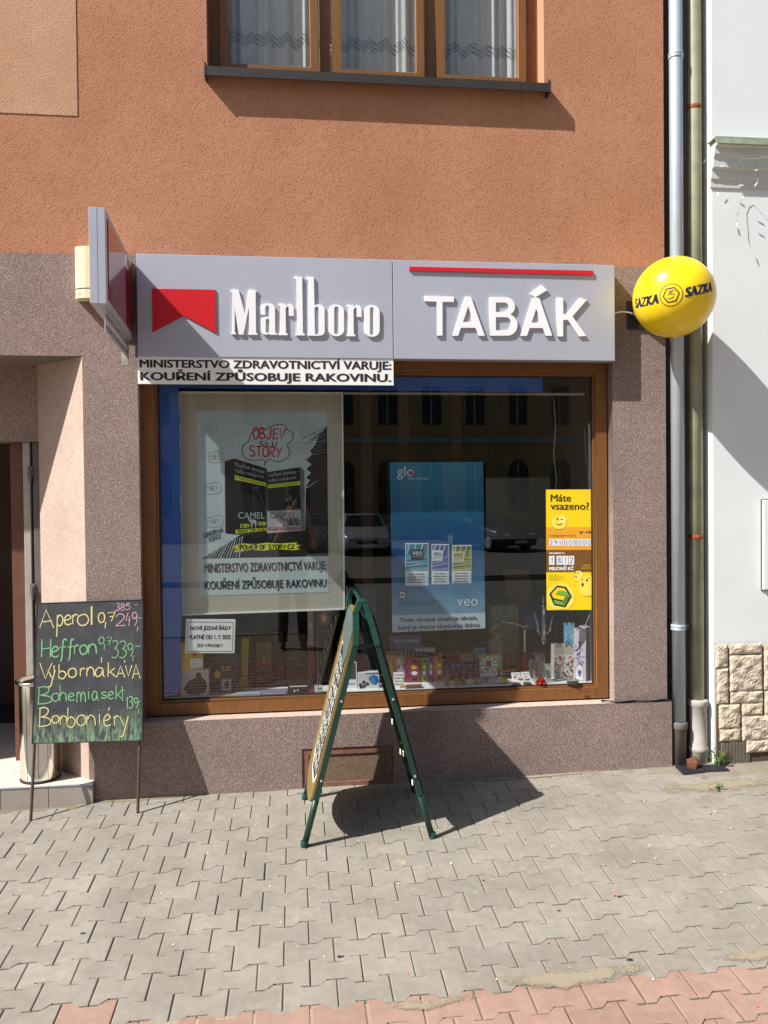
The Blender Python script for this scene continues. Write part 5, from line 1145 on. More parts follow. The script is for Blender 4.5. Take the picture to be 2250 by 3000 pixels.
t, p = carton('desk_calendar', 'white spiral calendar with pink script title', 'calendar', 1218, 1276, 1899, 1990, .006, Q('dcd9de', .6), .42, lean_=6); p.hand('lettering', 'pred', 'Kvetiny', (14, 14, 92, 34), 3, 2)
for k in range(18): p.rect('spiral', 'ink', 5+k*5, 0, 7+k*5, 4, 1)
p.done(t)
t, p = carton('label_card', 'small white warning card with black lines of text', 'card', 1153, 1183, 1971, 2004, .003, 'paper', .20, lean_=8, yaw=-8)
for k in range(4): p.text('lettering', 'ink', ('Tento výrobek', 'poškozuje vaše', 'zdraví a je', 'návykový')[k], (8, 12+k*21, 92, 25+k*21), .03, 1)
p.done(t)
for i, (x0, x1, y0, c, nm) in enumerate(((1187, 1231, 1928, '9c2350', 'magenta'), (1232, 1250, 1927, '6f9434', 'green'), (1251, 1270, 1924, '7a4a86', 'purple'), (1271, 1297, 1921, 'c8742a', 'orange'))):
    t, p = carton('filter_pack', '%s pack in the row of coloured packs' % nm, 'box', x0, x1, y0, 1990, .07, Q(c, .45), .31, 'row of coloured packs', yaw=-6)
    for k in range(4): p.disc('dot', ('ink', 'lime', 'paper', 'ink')[k], 62, 14+k*24, 20, 8, 1)
    p.done(t)
stack('blue_tray', 'flat blue tray lying in front of the orange pack', 'tray', 1236, 1298, 1996, 1, .008, .06, [Q('3f63b0', .35)])
stack('leather_wallet', 'brown leather wallet lying on the sill near the A-frame leg', 'wallet', 1190, 1236, 2019, 2, .009, .05, [Q('6f4a4c', .5), Q('86605f', .5)])
stack('lighter', 'small beige lighter box lying beside the wallet', 'box', 1172, 1192, 2016, 1, .01, .03, [Q('b59a55', .5)])
for i in range(6):
    t, p = carton('perfume_box', 'dark blue box in the low row behind the small bottles', 'box', 1300+i*17.5, 1316+i*17.5, 1941-(i % 2)*3, 1975, .05, Q('2b3560', .4), .50, 'low row of dark blue boxes'); p.rect('label', Q('6f8fd0', .5), 14, 16, 86, 44, 1); p.done(t)
zt = W(1360, 1940, .50).z
t, p = carton('kraft_box', 'plain beige box standing on the row of dark blue boxes', 'box', 1349, 1386, 1917, 1939, .04, Q('a88d62', .7), .505, zb=zt+.001, lean_=6); p.done(t)
t, p = carton('gift_pouch', 'teal organza pouch beside the beige box', 'pouch', 1387, 1424, 1898, 1945, .03, Q('5d9aa0', .6), .54, rnd=.012); p.rect('hem', Q('86bcc0', .6), 4, 2, 96, 10, 1); p.done(t)
t, p = carton('flower_calendar', 'white daisy calendar with a ladybird behind the small bottles', 'calendar', 1405, 1472, 1919, 1985, .006, Q('9db25a', .6), .40, lean_=7)
for k in range(10):
    a_ = R(36*k+10); p.poly('petal', 'paper', [(42+6*math.cos(a_-.2), 46+6*math.sin(a_-.2)), (42+38*math.cos(a_-.18), 46+36*math.sin(a_-.18)), (42+42*math.cos(a_), 46+40*math.sin(a_)), (42+38*math.cos(a_+.18), 46+36*math.sin(a_+.18)), (42+6*math.cos(a_+.2), 46+6*math.sin(a_+.2))], 1)
p.disc('ladybird', 'pred', 41, 44, 12, 15, 3); p.text('lettering', 'paper', '2026', (64, 10, 92, 22), .03, 2); p.rect('base', 'paper', 0, 84, 100, 100, 2); p.done(t)
# small bottles
GL_ = mat_glass('bottle_glass', (.9, .92, .92), 1.4); GB = mat_glass('brown_bottle_glass', (.30, .20, .08), 1.2); GG = mat_glass('olive_bottle_glass', (.45, .42, .18), 1.2); GR = P('red_bottle_glass', '7a1a16', .12, 0, .1, 8, .6)
def bottle(cx, wpx, top, bot, body, capm, labm, y, label, flask=False):
    b_ = F(cx, bot); b_ = W(cx, bot, y); t_ = W(cx, top, y); h_ = t_.z-ZF; r_ = wpx*.5*(y-CY)/FPX*1.0; t = thing('miniature_bottle', (b_.x, y, ZF), label, 'bottle', 'miniature bottles along the sill')
    pf_ = [(r_*.9, .0005), (r_, .004), (r_, h_*.52), (r_*.85, h_*.60), (r_*.36, h_*.70), (r_*.33, h_*.86)] if not flask else [(r_*.7, .0005), (r_*.95, h_*.12), (r_, h_*.36), (r_*.9, h_*.55), (r_*.4, h_*.72), (r_*.3, h_*.86)]
    MB().lathe((b_.x, y, ZF), pf_, 18).build('glass', body, t, True)
    MB().lathe((b_.x, y, ZF), [(r_*.36, h_*.8605), (r_*.40, h_*.87), (r_*.40, h_*.99), (r_*.3, h_)], 14).build('cap', capm, t, True)
    lm_ = MB(); n_ = 10; z0, z1 = h_*.12, h_*.46
    for i in range(n_+1):
        a_ = R(-160+140*i/n_); lm_.v += [(b_.x+(r_+.0006)*math.cos(a_), y+(r_+.0006)*math.sin(a_), ZF+z0), (b_.x+(r_+.0006)*math.cos(a_), y+(r_+.0006)*math.sin(a_), ZF+z1)]
    lm_.f = [(2*i, 2*i+2, 2*i+3, 2*i+1) for i in range(n_)]; lb = lm_.build('label', labm, t)
    st2 = MB()
    for k_ in range(2):
        for i in range(n_):
            k = len(st2.v); 
            for j in (i, i+1):
                a_ = R(-130+80*j/n_); rr2 = r_+.0011; zz0 = ZF+z0+(z1-z0)*(.25+.35*k_); st2.v += [(b_.x+rr2*math.cos(a_), y+rr2*math.sin(a_), zz0), (b_.x+rr2*math.cos(a_), y+rr2*math.sin(a_), zz0+(z1-z0)*.14)]
            st2.f.append((k, k+2, k+3, k+1))
    st2.build('label_print', 'ink', lb)
bt = [(1310, 15, 1952, 2007, GG, 'ink', Q('9a8f6a', .6), 'dull olive miniature bottle nearest the blue tray'), (1340, 24, 1974, 2008, GB, 'ink', P('gold_print', 'c9a24a', .4), 'round brown flask with a yellow disc label'), (1358, 14, 1970, 2007, GG, Q('8d8a5a', .5), Q('8d8a5a', .6), 'squat olive jar beside the round flask'),
      (1377, 15, 1966, 2007, GB, 'ink', 'paper', 'brown bottle with a red and white label'), (1393, 12, 1958, 2006, GG, Q('b5763a', .5), Q('b5763a', .5), 'amber bottle between the brown and clear bottles'), (1408, 13, 1962, 2006, GL_, Q('8a8a8a', .3), Q('a8a8a8', .5), 'short clear bottle with grey label'),
      (1425, 16, 1957, 2006, GL_, 'navy', Q('9a9aa8', .5), 'clear bottle with a dark blue cap'), (1444, 14, 1955, 2006, GL_, 'stickery', Q('8fc0dc', .5), 'clear bottle with light blue label and gold cap'), (1463, 14, 1958, 2006, P('black_bottle', '181a18', .15), 'ink', 'paper', 'black bottle with a white label'), (1479, 15, 1963, 2006, P('black_bottle', '181a18', .15), 'ink', 'stickery', 'black bottle with a yellow label')]
for (cx, wp, tp, bo_, body, cp, lm_, lb) in bt: bottle(cx, wp, tp, bo_, body, cp, lm_, F(1400, 2006).y, lb, wp > 20)
# right: bags, water pipes, vases
def gift_bag(label, px0, px1, ptop, pbot, th, mat, sidemat, y, yaw=0, handle='paper', hh_=.05, group=None):
    a = W(px0, ptop, y); c = W(px1, pbot, y); hw = (c.x-a.x)/2; h_ = a.z-ZF; t = thing('gift_bag', ((a.x+c.x)/2, y, ZF), label, 'gift bag', group)
    M4 = Matrix.Translation(((a.x+c.x)/2, y, ZF)) @ Matrix.Rotation(R(yaw), 4, 'Z')
    fr_ = MB().prism([M4 @ Vector(v_) for v_ in ((-hw, 0, .0005), (hw, 0, .0005), (hw, .012, h_), (-hw, .012, h_))], M4.to_3x3() @ Vector((0, .0015, 0))); fr_.build('front', mat, t)
    MB().prism([M4 @ Vector(v_) for v_ in ((-hw, th, .0005), (hw, th, .0005), (hw, th-.012, h_), (-hw, th-.012, h_))], M4.to_3x3() @ Vector((0, .0015, 0))).build('back', mat, t)
    for s_ in (-1, 1):
        sd_ = MB(); x = s_*(hw-.0005); i_ = s_*(hw-.006); sd_.add([M4 @ Vector(v_) for v_ in ((x, .0016, .0005), (i_, th/2, .0005), (x, th, .0005), (x, .0132, h_-.001), (i_-s_*.012, th/2, h_-.001), (x, th-.0125, h_-.001))], [(0, 1, 4, 3), (1, 2, 5, 4)]); sd_.build('gusset', sidemat, t)
    for yy in (.008, th-.006):
        hd = MB(); hd.tube([M4 @ Vector((hw*.5*math.cos(R(180-i*22.5)), yy, h_-.012+hh_*math.sin(R(i*22.5)))) for i in range(9)], .0022, 6); hd.build('handle', handle, t)
    def fn(u, v, d): return M4 @ Vector((-hw+2*hw*u/100, .012*(1-v/100)-.0006-d, h_*(1-v/100)))
    return t, Print((0, 0, 1), fn, .0004)
t, p = gift_bag('large pale olive gift bag with white rope handle at the back', 1440, 1523, 1776, 1950, .11, Q('8e9474', .6), Q('7d8266', .6), .72, 4, 'paper', -.07); p.done(t)
t, p = gift_bag('large dark blue gift bag at the back behind the water pipes', 1524, 1640, 1778, 1950, .10, Q('2e4a78', .6), Q('24395c', .6), .80, -3, 'navy'); p.disc('picture', Q('5f86b8', .6), 30, 30, 20, 14, 1); p.done(t)
t, p = gift_bag('light blue marbled gift bag standing behind the berry-patterned bags', 1652, 1683, 1826, 1990, .07, Q('7fb9d6', .5), Q('4a6a78', .6), .42, -16, 'ink')
rr = random.Random(21)
for k in range(16):
    x, y = rr.uniform(10, 90), rr.uniform(8, 92); p.line('marbling', Q(('cfe6f0', '4f94b8')[k % 2], .5), [(x, y), (x+rr.uniform(-14, 14), y+6), (x+rr.uniform(-20, 20), y+13), (x+rr.uniform(-14, 14), y+20)], 3, 1)
p.done(t)
for (x0, x1, tp, lb, yw) in ((1623, 1652, 1889, 'white bag with red berry pattern beside the price card', 5), (1650, 1684, 1890, 'white bag with red berry pattern touching the lavender bag', -8)):
    t, p = gift_bag(lb, x0, x1, tp, 2001, .06, Q('d8d6cc', .6), Q('b9b6ac', .6), .26, yw, 'ink', .02, 'berry-patterned gift bags'); rr = random.Random(x0)
    for k in range(14): p.rect('stripe', Q('a9aa9f', .6), 4+k*7, 1, 6+k*7, 30, 1)
    for k in range(46):
        x, y = rr.uniform(8, 92), rr.uniform(36, 96); p.disc('berry', Q(('b5303a', 'd9d6d0', '3f4438', 'c2404a', '8d9183')[k % 5], .6), x, y, rr.uniform(4, 9), rr.uniform(2.5, 5), 2+(k % 3), 8)
    p.done(t)
t, p = gift_bag('tall white gift bag with lavender print and violet heart tag', 1680, 1716, 1842, 2012, .13, Q('cdccd6', .6), Q('e2e3ea', .6), .19, -38, 'castgrey', .02); rr = random.Random(4)
for k in range(60):
    x, y = 45+rr.gauss(0, 18), rr.uniform(25, 78); p.disc('lavender', Q(('6b5aa0', '8f80bd', '4f427c')[k % 3], .6), max(6, min(94, x)), y, 4, 2.4, 1+(k % 3), 7)
p.poly('tag', 'paper', [(20, 98), (20, 80), (32, 72), (62, 70), (76, 78), (78, 98)], 4); p.poly('heart', Q('6a4fa8', .5), [(50, 94), (34, 84), (36, 79), (44, 79), (50, 82), (56, 79), (65, 79), (66, 84)], 5); p.done(t)
t, p = carton('gauze_pouch', 'white gauze pouch tied with flowers standing by the olive bag', 'pouch', 1434, 1476, 1872, 1960, .05, Q('a9a69c', .7), .60, rnd=.02)
fl_ = MB(); c_ = W(1455, 1855, .60)
for k in range(14): a_ = R(k*26); d_ = Vector((math.cos(a_), -.3, math.sin(a_)*1.1+.3)); q_ = c_+d_*.018; fl_.add([q_, q_+d_*.02+Vector((.007, 0, .004)), q_+d_*.032, q_+d_*.02-Vector((.007, 0, .004))], [(0, 1, 2, 3)])
fl_.build('flowers', 'matboard', t); MB().lathe((c_.x, .615, W(1455, 1874, .60).z), [(.034, -.004), (.016, .018), (.03, .05)], 14).build('ruffle', Q('a9a69c', .7), t, True); p.done(t)
CH = P('chrome', 'd8d8d8', .12, 1, .02, 6)
def hookah(cx, y, label, base_z, base, stem, bowl, arms):
    x = W(cx, 1800, y).x; t = thing('water_pipe', (x, y, base_z), label, 'water pipe')
    for nm, prof, mt in (('base', base, GR if arms == 1 else P('black_bottle', '181a18', .15)), ('stem', stem, CH), ('bowl', bowl, P('red_enamel', '7a1f22', .3) if arms == 1 else CH)):
        MB().lathe((x, y, 0), [(r_, z) for r_, z in prof], 20).build(nm, mt, t, True)
    return t, x
y = .50; zA = lambda py: W(1536, py, y).z
b0 = zA(1968)
base = [(.048, ZF-.004), (.05, ZF+.01), (.048, b0+.03), (.034, b0+.075), (.028, b0+.11), (.014, b0+.125)]
stem = [(.010, b0+.1255)]+[(.008+.006*((k % 2)), b0+.135+k*.013) for k in range(12)]+[(.006, b0+.30)]
bowl = [(.006, b0+.3005), (.016, b0+.31), (.012, b0+.335), (.02, b0+.35), (.018, b0+.37), (.01, b0+.372)]
t, x = hookah(1536, y, 'red glass water pipe with silver stem and a long silver mouthpiece arm', ZF, base, stem, bowl, 1)
zz = zA(1832); a_ = MB(); a_.tube([W(1473, 1822, y-.03), W(1500, 1826, y-.03), W(1530, 1834, y-.02), W(1556, 1835, y-.02)], .0045, 8); a_.tube([W(1470, 1820, y-.03), W(1478, 1825, y-.03)], .009, 8); a_.build('mouthpiece', CH, t, True)
MB().lathe((x, y, zA(1838)), [(.012, 0), (.040, .004), (.042, .008), (.012, .010)], 20).build('ash_plate', CH, t, True)
zB = lambda py: W(1592, py, y).z; zs = zB(1888)
st3 = MB(); st3.bbox(W(1570, 1900, y).x, W(1618, 1900, y).x, y-.01, y+.10, ZF-.005, zs-.03, .003); tag(st3.build('display_block', 'ink'), 'black display block under the silver water pipe', 'block')
base = [(.034, zs-.0295), (.036, zs-.02), (.036, zs-.004), (.02, zs)]
stem = [(.02, zs+.0005), (.028, zs+.006), (.022, zs+.045), (.016, zs+.06), (.024, zs+.085), (.014, zs+.11), (.020, zs+.135), (.012, zs+.15), (.018, zs+.175), (.010, zs+.19), (.016, zs+.225), (.020, zs+.26), (.010, zs+.285)]
bowl = [(.010, zs+.2855), (.007, zs+.30), (.007, zs+.325), (.003, zs+.335)]
t, x = hookah(1592, y, 'tall silver water pipe with curved side arms beside the yellow sticker', zs-.0295, base, stem, bowl, 2)
for s_, top in ((-1, 1792), (1, 1800), (-1, 1840), (1, 1838)):
    e_ = W(1592+s_*(28 if top < 1820 else 20), top, y); a_ = MB(); a_.tube([(x+s_*.014, y, zs+.06), (x+s_*.035, y-.005, zs+.085), (x+s_*.05, y-.008, (zs+.085+e_.z)/2), (e_.x, y-.01, e_.z)], [.007, .006, .005, .004], 8); a_.build('side_arm', CH, t, True)
def vase(px, wpx, ptop, pbot, label, y=None):
    y = F(px, pbot).y if y is None else y; c = W(px, pbot, y); h_ = W(px, ptop, y).z-ZF; r_ = wpx/2*(y-CY)/FPX
    o = MB().lathe((c.x, y, ZF), [(r_*.85, .0006), (r_*.9, .01), (r_, h_*.6), (r_*.94, h_), (r_*.86, h_), (r_*.92, h_*.6), (r_*.8, .016), (.001, .014)], 28).build('glass_vase', GL_, None, True); tag(o, label, 'vase')
vase(1579, 36, 1914, 2000, 'tall clear glass vase behind the red rosette bow'); vase(1556, 22, 1928, 1990, 'narrow clear glass behind the tall vase', .30); vase(1634, 22, 1945, 2000, 'slim clear drinking glass in front of the berry-patterned bags', .21)
t, p = carton('price_card', 'upright white price card with handwritten figures beside the glass vase', 'card', 1597, 1616, 1945, 1988, .002, 'paper', .22, lean_=5, yaw=8); p.hand('pen_writing', 'ink', 'Zuzo', (8, 40, 78, 62), 4, 1); p.hand('pen_writing', 'ink', '39,-', (28, 68, 88, 86), 4, 1); p.done(t)
bw = thing('rosette_bow', tuple(F(1585, 2012)), 'shiny red gift rosette bow lying on the white sill', 'bow'); c_ = F(1585, 2008); RB = P('red_foil', 'a32a20', .25, .3, .15, 30); lp_ = MB(); rr = random.Random(9)
for ring, n_, el in ((0, 9, 8), (1, 8, 35), (2, 5, 65)):
    for k in range(n_):
        a_ = 2*math.pi*k/n_+ring*.35; d_ = Vector((math.cos(a_)*math.cos(R(el)), math.sin(a_)*math.cos(R(el)), math.sin(R(el)))); sd_ = Vector((-math.sin(a_), math.cos(a_), 0)); up = d_.cross(sd_); L_ = .038-.006*ring; q = []
        for j in range(9):
            t_ = j/8; ang = math.pi*2*t_; q.append(c_+Vector((0, 0, .012+.008*ring))+d_*(L_*(1-math.cos(ang))/2)-up*(.011*math.sin(ang)))
        for j in range(8): k0 = len(lp_.v); lp_.v += [tuple(v_) for v_ in (q[j]-sd_*.007, q[j]+sd_*.007, q[j+1]+sd_*.007, q[j+1]-sd_*.007)]; lp_.f.append((k0, k0+1, k0+2, k0+3))
tag(lp_.build('loops', RB, bw), kind='stuff')
bw2 = thing('pine_cone', tuple(F(1682, 2010)), 'dark pine cone lying at the foot of the lavender bag', 'pine cone'); c_ = F(1678, 2008); pc = MB(); pcm = P('pine_cone_brown', '4d463c', .7, 0, .25, 60); pc2 = MB().tube([c_+Vector((-.035, 0, .018)), c_+Vector((.035, 0, .018))], [.012, .01], 10); pc2.build('core', pcm, bw2)
for k in range(46):
    a_ = k*2.4; u_ = k/46; r_ = .026*math.sin(math.pi*(.12+.8*u_)); d_ = Vector((.25, math.cos(a_), math.sin(a_))); o_ = c_+Vector((-.04+.08*u_, 0, .022)); sd_ = Vector((0, -math.sin(a_), math.cos(a_))); tip = o_+d_*r_
    pc.add([o_+d_*.006, tip+sd_*.007, tip+d_*.004, tip-sd_*.007], [(0, 1, 2, 3)])
tag(pc.build('scales', pcm, bw2), kind='stuff')
for i, (px, py, c1, lb) in enumerate(((1514, 1988, 'b03a34', 'white card with red berries standing behind the card trays'), (1542, 1986, 'c9cfc0', 'white greeting card standing beside the berry card'), (1526, 2000, 'a8333a', 'white card with red leaf print near the front'), (1546, 2004, '3c403a', 'white card with a dark label by the red bow'))):
    t, p = carton('greeting_card', lb, 'card', px-13, px+13, py-19, py, .002, 'white', .26-.03*(i//2), 'greeting cards near the bow', lean_=35); p.disc('picture', Q(c1, .6), 50, 62, 30, 22, 1); p.text('lettering', 'ink', 'Vše nej', (14, 14, 86, 34), .02, 1); p.done(t)
for (px, lb) in ((1521, 'dark glass ashtray on the sill under the berry cards'), (1555, 'dark glass ashtray on the sill next to the red bow')):
    c_ = F(px, 2014); MB_ = MB(); MB_.lathe((c_.x, max(c_.y, GY+.04), ZF), [(.020, .0005), (.026, .003), (.027, .012), (.022, .012), (.018, .005), (.001, .005)], 18); tag(MB_.build('ashtray', P('smoked_glass', '3b3d3c', .1), None, True), lb, 'ashtray')
# upper interior: rail, cables, shelf panels
tag(MB().bbox(-.70, 1.83, .16, .175, 2.375, 2.39, .003).build('curtain_rail', 'castgrey'), 'pale metal rail across the top of the display window', 'rail')
gp_ = W(1423, 1400, .85); gq = W(1612, 1578, .85)
tag(MB().bbox(gp_.x, gq.x, .85, .87, gq.z, gp_.z, .003).build('notice_board', Q('7d8076', .5)), 'plain grey board at the back of the shop right of the blue poster', 'board')
for (pts, lb) in (([(1622, 1165), (1628, 1250), (1622, 1330), (1630, 1400), (1624, 1500)], 'thin white cable hanging inside beside the yellow sticker'), ([(1712, 1255), (1716, 1330), (1724, 1400), (1729, 1470)], 'thin white cable hanging next to the window edge'), ([(1735, 1780), (1722, 1815), (1710, 1850), (1702, 1905)], 'short beige cord hanging under the yellow sticker')):
    c_ = MB().tube([W(px, py, .40) for px, py in pts], .0035, 6); tag(c_.build('cable', Q('b9b4a2', .6)), lb, 'cable', 'cables hanging inside the window')
a = W(1726, 1290, .20); c = W(1745, 1440, .20)
tag(MB().bbox(a.x, c.x+.03, .20, .215, .53, 2.2, .002).build('white_side_panel', 'paper'), 'white upright panel inside at the right end of the window', 'panel')
for i, (px, yy) in enumerate(((1075, .95), (1185, 1.3), (1340, 1.6))):
    x = W(px, 1500, yy).x; tag(MB().bbox(x-.04, x+.04, yy, yy+.06, .0 if yy > 1.02 else .5245, 2.70, .004).build('shelf_post', 'oak'), ('brown wooden shelf post behind the A-frame top', 'brown wooden shelf post behind the blue poster', 'dark wooden shelf post deep inside the shop')[i], 'post')
lt = thing('leather_picture', tuple(W(1515, 1780, .9)), 'torn brown leather picture on the back wall above the olive bag', 'picture'); MB().prism([W(x, y, .9) for x, y in ((1474, 1672), (1490, 1780), (1562, 1772), (1550, 1668))], Vector((0, .01, 0))).build('sheet', Q('6e5538', .7), lt)
sh = thing('wall_shelving', (.2, 1.2, .02), 'dark wooden shelving with goods at the back of the shop', 'shelving')
for z in (.9, 1.35, 1.8): MB().box(-1.2, 1.95, 2.6, 2.95, z, z+.025).build('shelf', 'oak', sh)
MB().box(-1.2, 1.95, 2.951, 2.97, .01, 2.3).build('back_panel', 'darkbrown', sh)

# ================================================================ ACROSS THE SQUARE (seen mirrored in the glass)
OB = thing('town_hall', (0, -38, 0), 'long ochre building with arched ground floor across the square', 'building')
OY_ = -38
me_h = []
for i in range(-11, 12): me_h.append(rect(i*2.5-.55, i*2.5+.55, 5.9, 8.1)); me_h.append([(i*2.5-.6, .9), (i*2.5+.6, .9), (i*2.5+.6, 3.3)]+[(i*2.5+.6*math.cos(R(t)), 3.3+.6*math.sin(R(t))) for t in range(15, 180, 15)]+[(i*2.5-.6, 3.3)])
slab('wall', [rect(-30, 30, -.4, 14)]+me_h, OY_-.5, OY_, P('ochre_render', 'b39a72', .9, 0, .08, 1.2), OB)
for z, d_ in ((4.9, .18), (9.2, .14), (13.6, .5)): MB().box(-30, 30, OY_+.0005, OY_+d_, z, z+.28).build('string_course', 'matboard', OB)
for i in range(-11, 12):
    for (z0, z1) in ((5.9, 8.1), (.9, 3.9)):
        f_ = MB(); x = i*2.5; f_.box(x-.62, x+.62, OY_-.28, OY_-.24, z0, z1); o = f_.build('window', P('far_glass', '22262b', .15), OB)
        MB().box(x-.04, x+.04, OY_-.2395, OY_-.2, z0, z1).build('glazing_bar', 'matboard', o)
MB().prism([(-30.3, OY_+.6, 13.9), (-30.3, OY_-10, 13.9), (-30.3, OY_-5, 18)], (60.6, 0, 0)).build('roof', 'rust', OB)
MB().box(-30, 30, OY_-9.5, OY_-.5005, -.4, 13.9).build('rear_block', 'darkbrown', OB)
def car(x, y, rz, paint, label):
    t = thing('parked_car', (x, y, -.29), label, 'car', 'cars parked across the square'); M4 = Matrix.Translation((x, y, -.29)) @ Matrix.Rotation(rz, 4, 'Z')
    # sections along length (front at +Y): y, half width, z low, z belt, z top half width, z top
    sec = [(2.22, .62, .30, .55, .55, .58), (2.15, .80, .24, .66, .70, .70), (1.7, .88, .22, .78, .78, .84), (1.0, .90, .22, .90, .80, .95), (.78, .90, .22, .94, .80, .98), (.1, .90, .22, .96, .64, 1.44), (-.9, .90, .22, .97, .66, 1.47), (-1.6, .89, .22, .98, .62, 1.36), (-2.0, .86, .26, .98, .72, 1.05), (-2.2, .80, .32, .92, .68, .96)]
    b = MB(); n_ = 8
    for (yy, hw, zl, zb2, tw, zt2) in sec:
        b.v += [tuple(M4 @ Vector(q)) for q in ((-hw*.92, yy, zl), (hw*.92, yy, zl), (hw, yy, zl+.2), (hw, yy, zb2), (tw, yy, zt2), (-tw, yy, zt2), (-hw, yy, zb2), (-hw, yy, zl+.2))]
    for i in range(len(sec)-1):
        for j in range(n_): k = i*n_+j; k2 = i*n_+(j+1) % n_; b.f.append((k, k2, k2+n_, k+n_))
    b.f += [tuple(reversed(range(n_))), tuple((len(sec)-1)*n_+j for j in range(n_))]
    b.build('body', paint, t, True)
    def qd(name, pts, mat): MB().poly([M4 @ Vector(q) for q in pts]).build(name, mat, t)
    qd('windscreen', [(-.74, .74, 1.015), (.74, .74, 1.015), (.60, .14, 1.43), (-.60, .14, 1.43)], P('far_glass', '22262b', .15))
    for s_ in (-1, 1):
        qd('side_window', [(s_*.862, .62, 1.0), (s_*.86, -1.5, 1.04), (s_*.67, -1.2, 1.40), (s_*.69, .02, 1.40)], P('far_glass', '22262b', .15))
        MB().bbox(s_*.56-.14, s_*.56+.14, 2.10, 2.19, .56, .68, .02, M4).build('headlight', 'paper', t)
        MB().bbox(s_*.98-.09, s_*.98+.09, .55, .68, .96, 1.08, .02, M4).build('mirror', paint, t)
        for yy in (1.38, -1.32):
            wl = MB().lathe((0, 0, 0), [(.12, -.105), (.32, -.105), (.33, -.09), (.33, .09), (.32, .105), (.12, .105)], 22, Matrix.Rotation(R(90), 4, 'Y')); wl.v = [tuple(M4 @ (Vector(q)+Vector((s_*.80, yy, .33)))) for q in wl.v]; w_ = wl.build('wheel', 'steel_dark', t, True)
            rm = MB().lathe((0, 0, 0), [(.02, .11), (.2, .112), (.21, .106)], 16, Matrix.Rotation(R(90)*s_, 4, 'Y')); rm.v = [tuple(M4 @ (Vector(q)+Vector((s_*.80, yy, .33)))) for q in rm.v]; rm.build('rim', 'zinc', w_)
    MB().bbox(-.36, .36, 2.17, 2.235, .44, .56, .01, M4).build('grille', 'ink', t); MB().bbox(-.26, .26, 2.225, 2.242, .335, .43, .004, M4).build('number_plate', 'paper', t); MB().bbox(-.7, .7, 2.10, 2.2, .24, .32, .02, M4).build('bumper_intake', 'ink', t)
SV = P('silver_car_paint', 'b8bcc2', .25, .5, .02, 3, .6)
car(2.4, -24.5, 0, SV, 'silver hatchback parked facing the shop across the square'); car(.35, -26.5, R(8), P('grey_car_paint', '6d7278', .25, .4, .02, 3, .6), 'dark grey car parked beside the silver hatchback'); car(7.4, -25, R(-20), P('navy_car_paint', '27324a', .25, .3, .02, 3, .6), 'navy blue car parked at an angle across the square')

# ================================================================ THE PERSON TAKING THE PICTURE (mirrored in the glass)
def skin_mesh(name, verts, edges, radii, mat, parent, levels=2, root=0):
    me = bpy.data.meshes.new(name); me.from_pydata(verts, edges, []); o = bpy.data.objects.new(name, me); col.objects.link(o)
    sk = o.modifiers.new('skin', 'SKIN'); sk.use_smooth_shade = True; su = o.modifiers.new('sub', 'SUBSURF'); su.levels = su.render_levels = levels
    for i, r_ in enumerate(radii):
        me.skin_vertices[0].data[i].radius = r_ if isinstance(r_, tuple) else (r_, r_); me.skin_vertices[0].data[i].use_root = (i == root)
    dg = bpy.context.evaluated_depsgraph_get(); m2 = bpy.data.meshes.new_from_object(o.evaluated_get(dg)); bpy.data.objects.remove(o)
    return link(name, m2, mat, parent, True)
px_, py_ = -.10, -4.96; g0 = gz(px_, py_); KZ = 1.045
pe = thing('person', (px_, py_, g0), 'person in olive shirt and grey trousers raising a phone with both hands', 'person')
SK = P('skin', 'c79a7e', .6); SH = P('olive_shirt', '6d6b52', .8, 0, .1, 20); TR = P('grey_trousers', '55524e', .85, 0, .1, 20); HR = P('brown_hair', '35261d', .6)
def V(x, y, z): return (px_+x, py_+y, g0+z*KZ)
PHZ = 1.715
wr_l, wr_r = (-.075, -4.715, PHZ-.075), (.075, -4.715, PHZ-.075)
# body: one continuous surface (pelvis root, spine, neck, head, legs, arms to wrists)
vb = [V(0, 0, .98), V(0, .0, 1.16), V(0, .01, 1.34), V(0, .01, 1.47), V(0, .02, 1.56), V(0, .03, 1.65), V(0, .03, 1.755),
      V(-.10, 0, .90), V(-.115, .02, .50), V(-.13, -.01, .08), V(.10, 0, .90), V(.115, .02, .50), V(.13, -.01, .08),
      V(-.18, .01, 1.46), V(-.25, .05, 1.20), wr_l, V(.18, .01, 1.46), V(.29, .05, 1.20), wr_r]
eb = [(0, 1), (1, 2), (2, 3), (3, 4), (4, 5), (5, 6), (0, 7), (7, 8), (8, 9), (0, 10), (10, 11), (11, 12), (3, 13), (13, 14), (14, 15), (3, 16), (16, 17), (17, 18)]
rb_ = [.10, .10, .11, .08, .052, .078, .075, .08, .055, .042, .08, .055, .042, .055, .045, .028, .055, .045, .028]
body = skin_mesh('body', vb, eb, rb_, SK, pe)
def loft(mb, rings, n=20):
    k = len(mb.v)
    for (x, y, z, rx, ry) in rings:
        for j in range(n): a_ = 2*math.pi*j/n; q = V(x, y, z); mb.v.append((q[0]+rx*math.cos(a_), q[1]+ry*math.sin(a_), q[2]))
    for i in range(len(rings)-1):
        for j in range(n): a_ = k+i*n+j; b_ = k+i*n+(j+1) % n; mb.f.append((a_, b_, b_+n, a_+n))
    return mb
tr = loft(MB(), [(0, 0, 1.0, .165, .122), (0, 0, .93, .182, .132), (0, 0, .86, .178, .128), (0, 0, .82, .12, .10)])
for s_ in (-1, 1): tr.tube([V(s_*.088, 0, .90), V(s_*.10, .01, .72), V(s_*.115, .02, .50), V(s_*.125, .0, .28), V(s_*.13, -.01, .085)], [.092, .086, .070, .066, .062], 14)
tr.build('trousers', TR, pe, True)
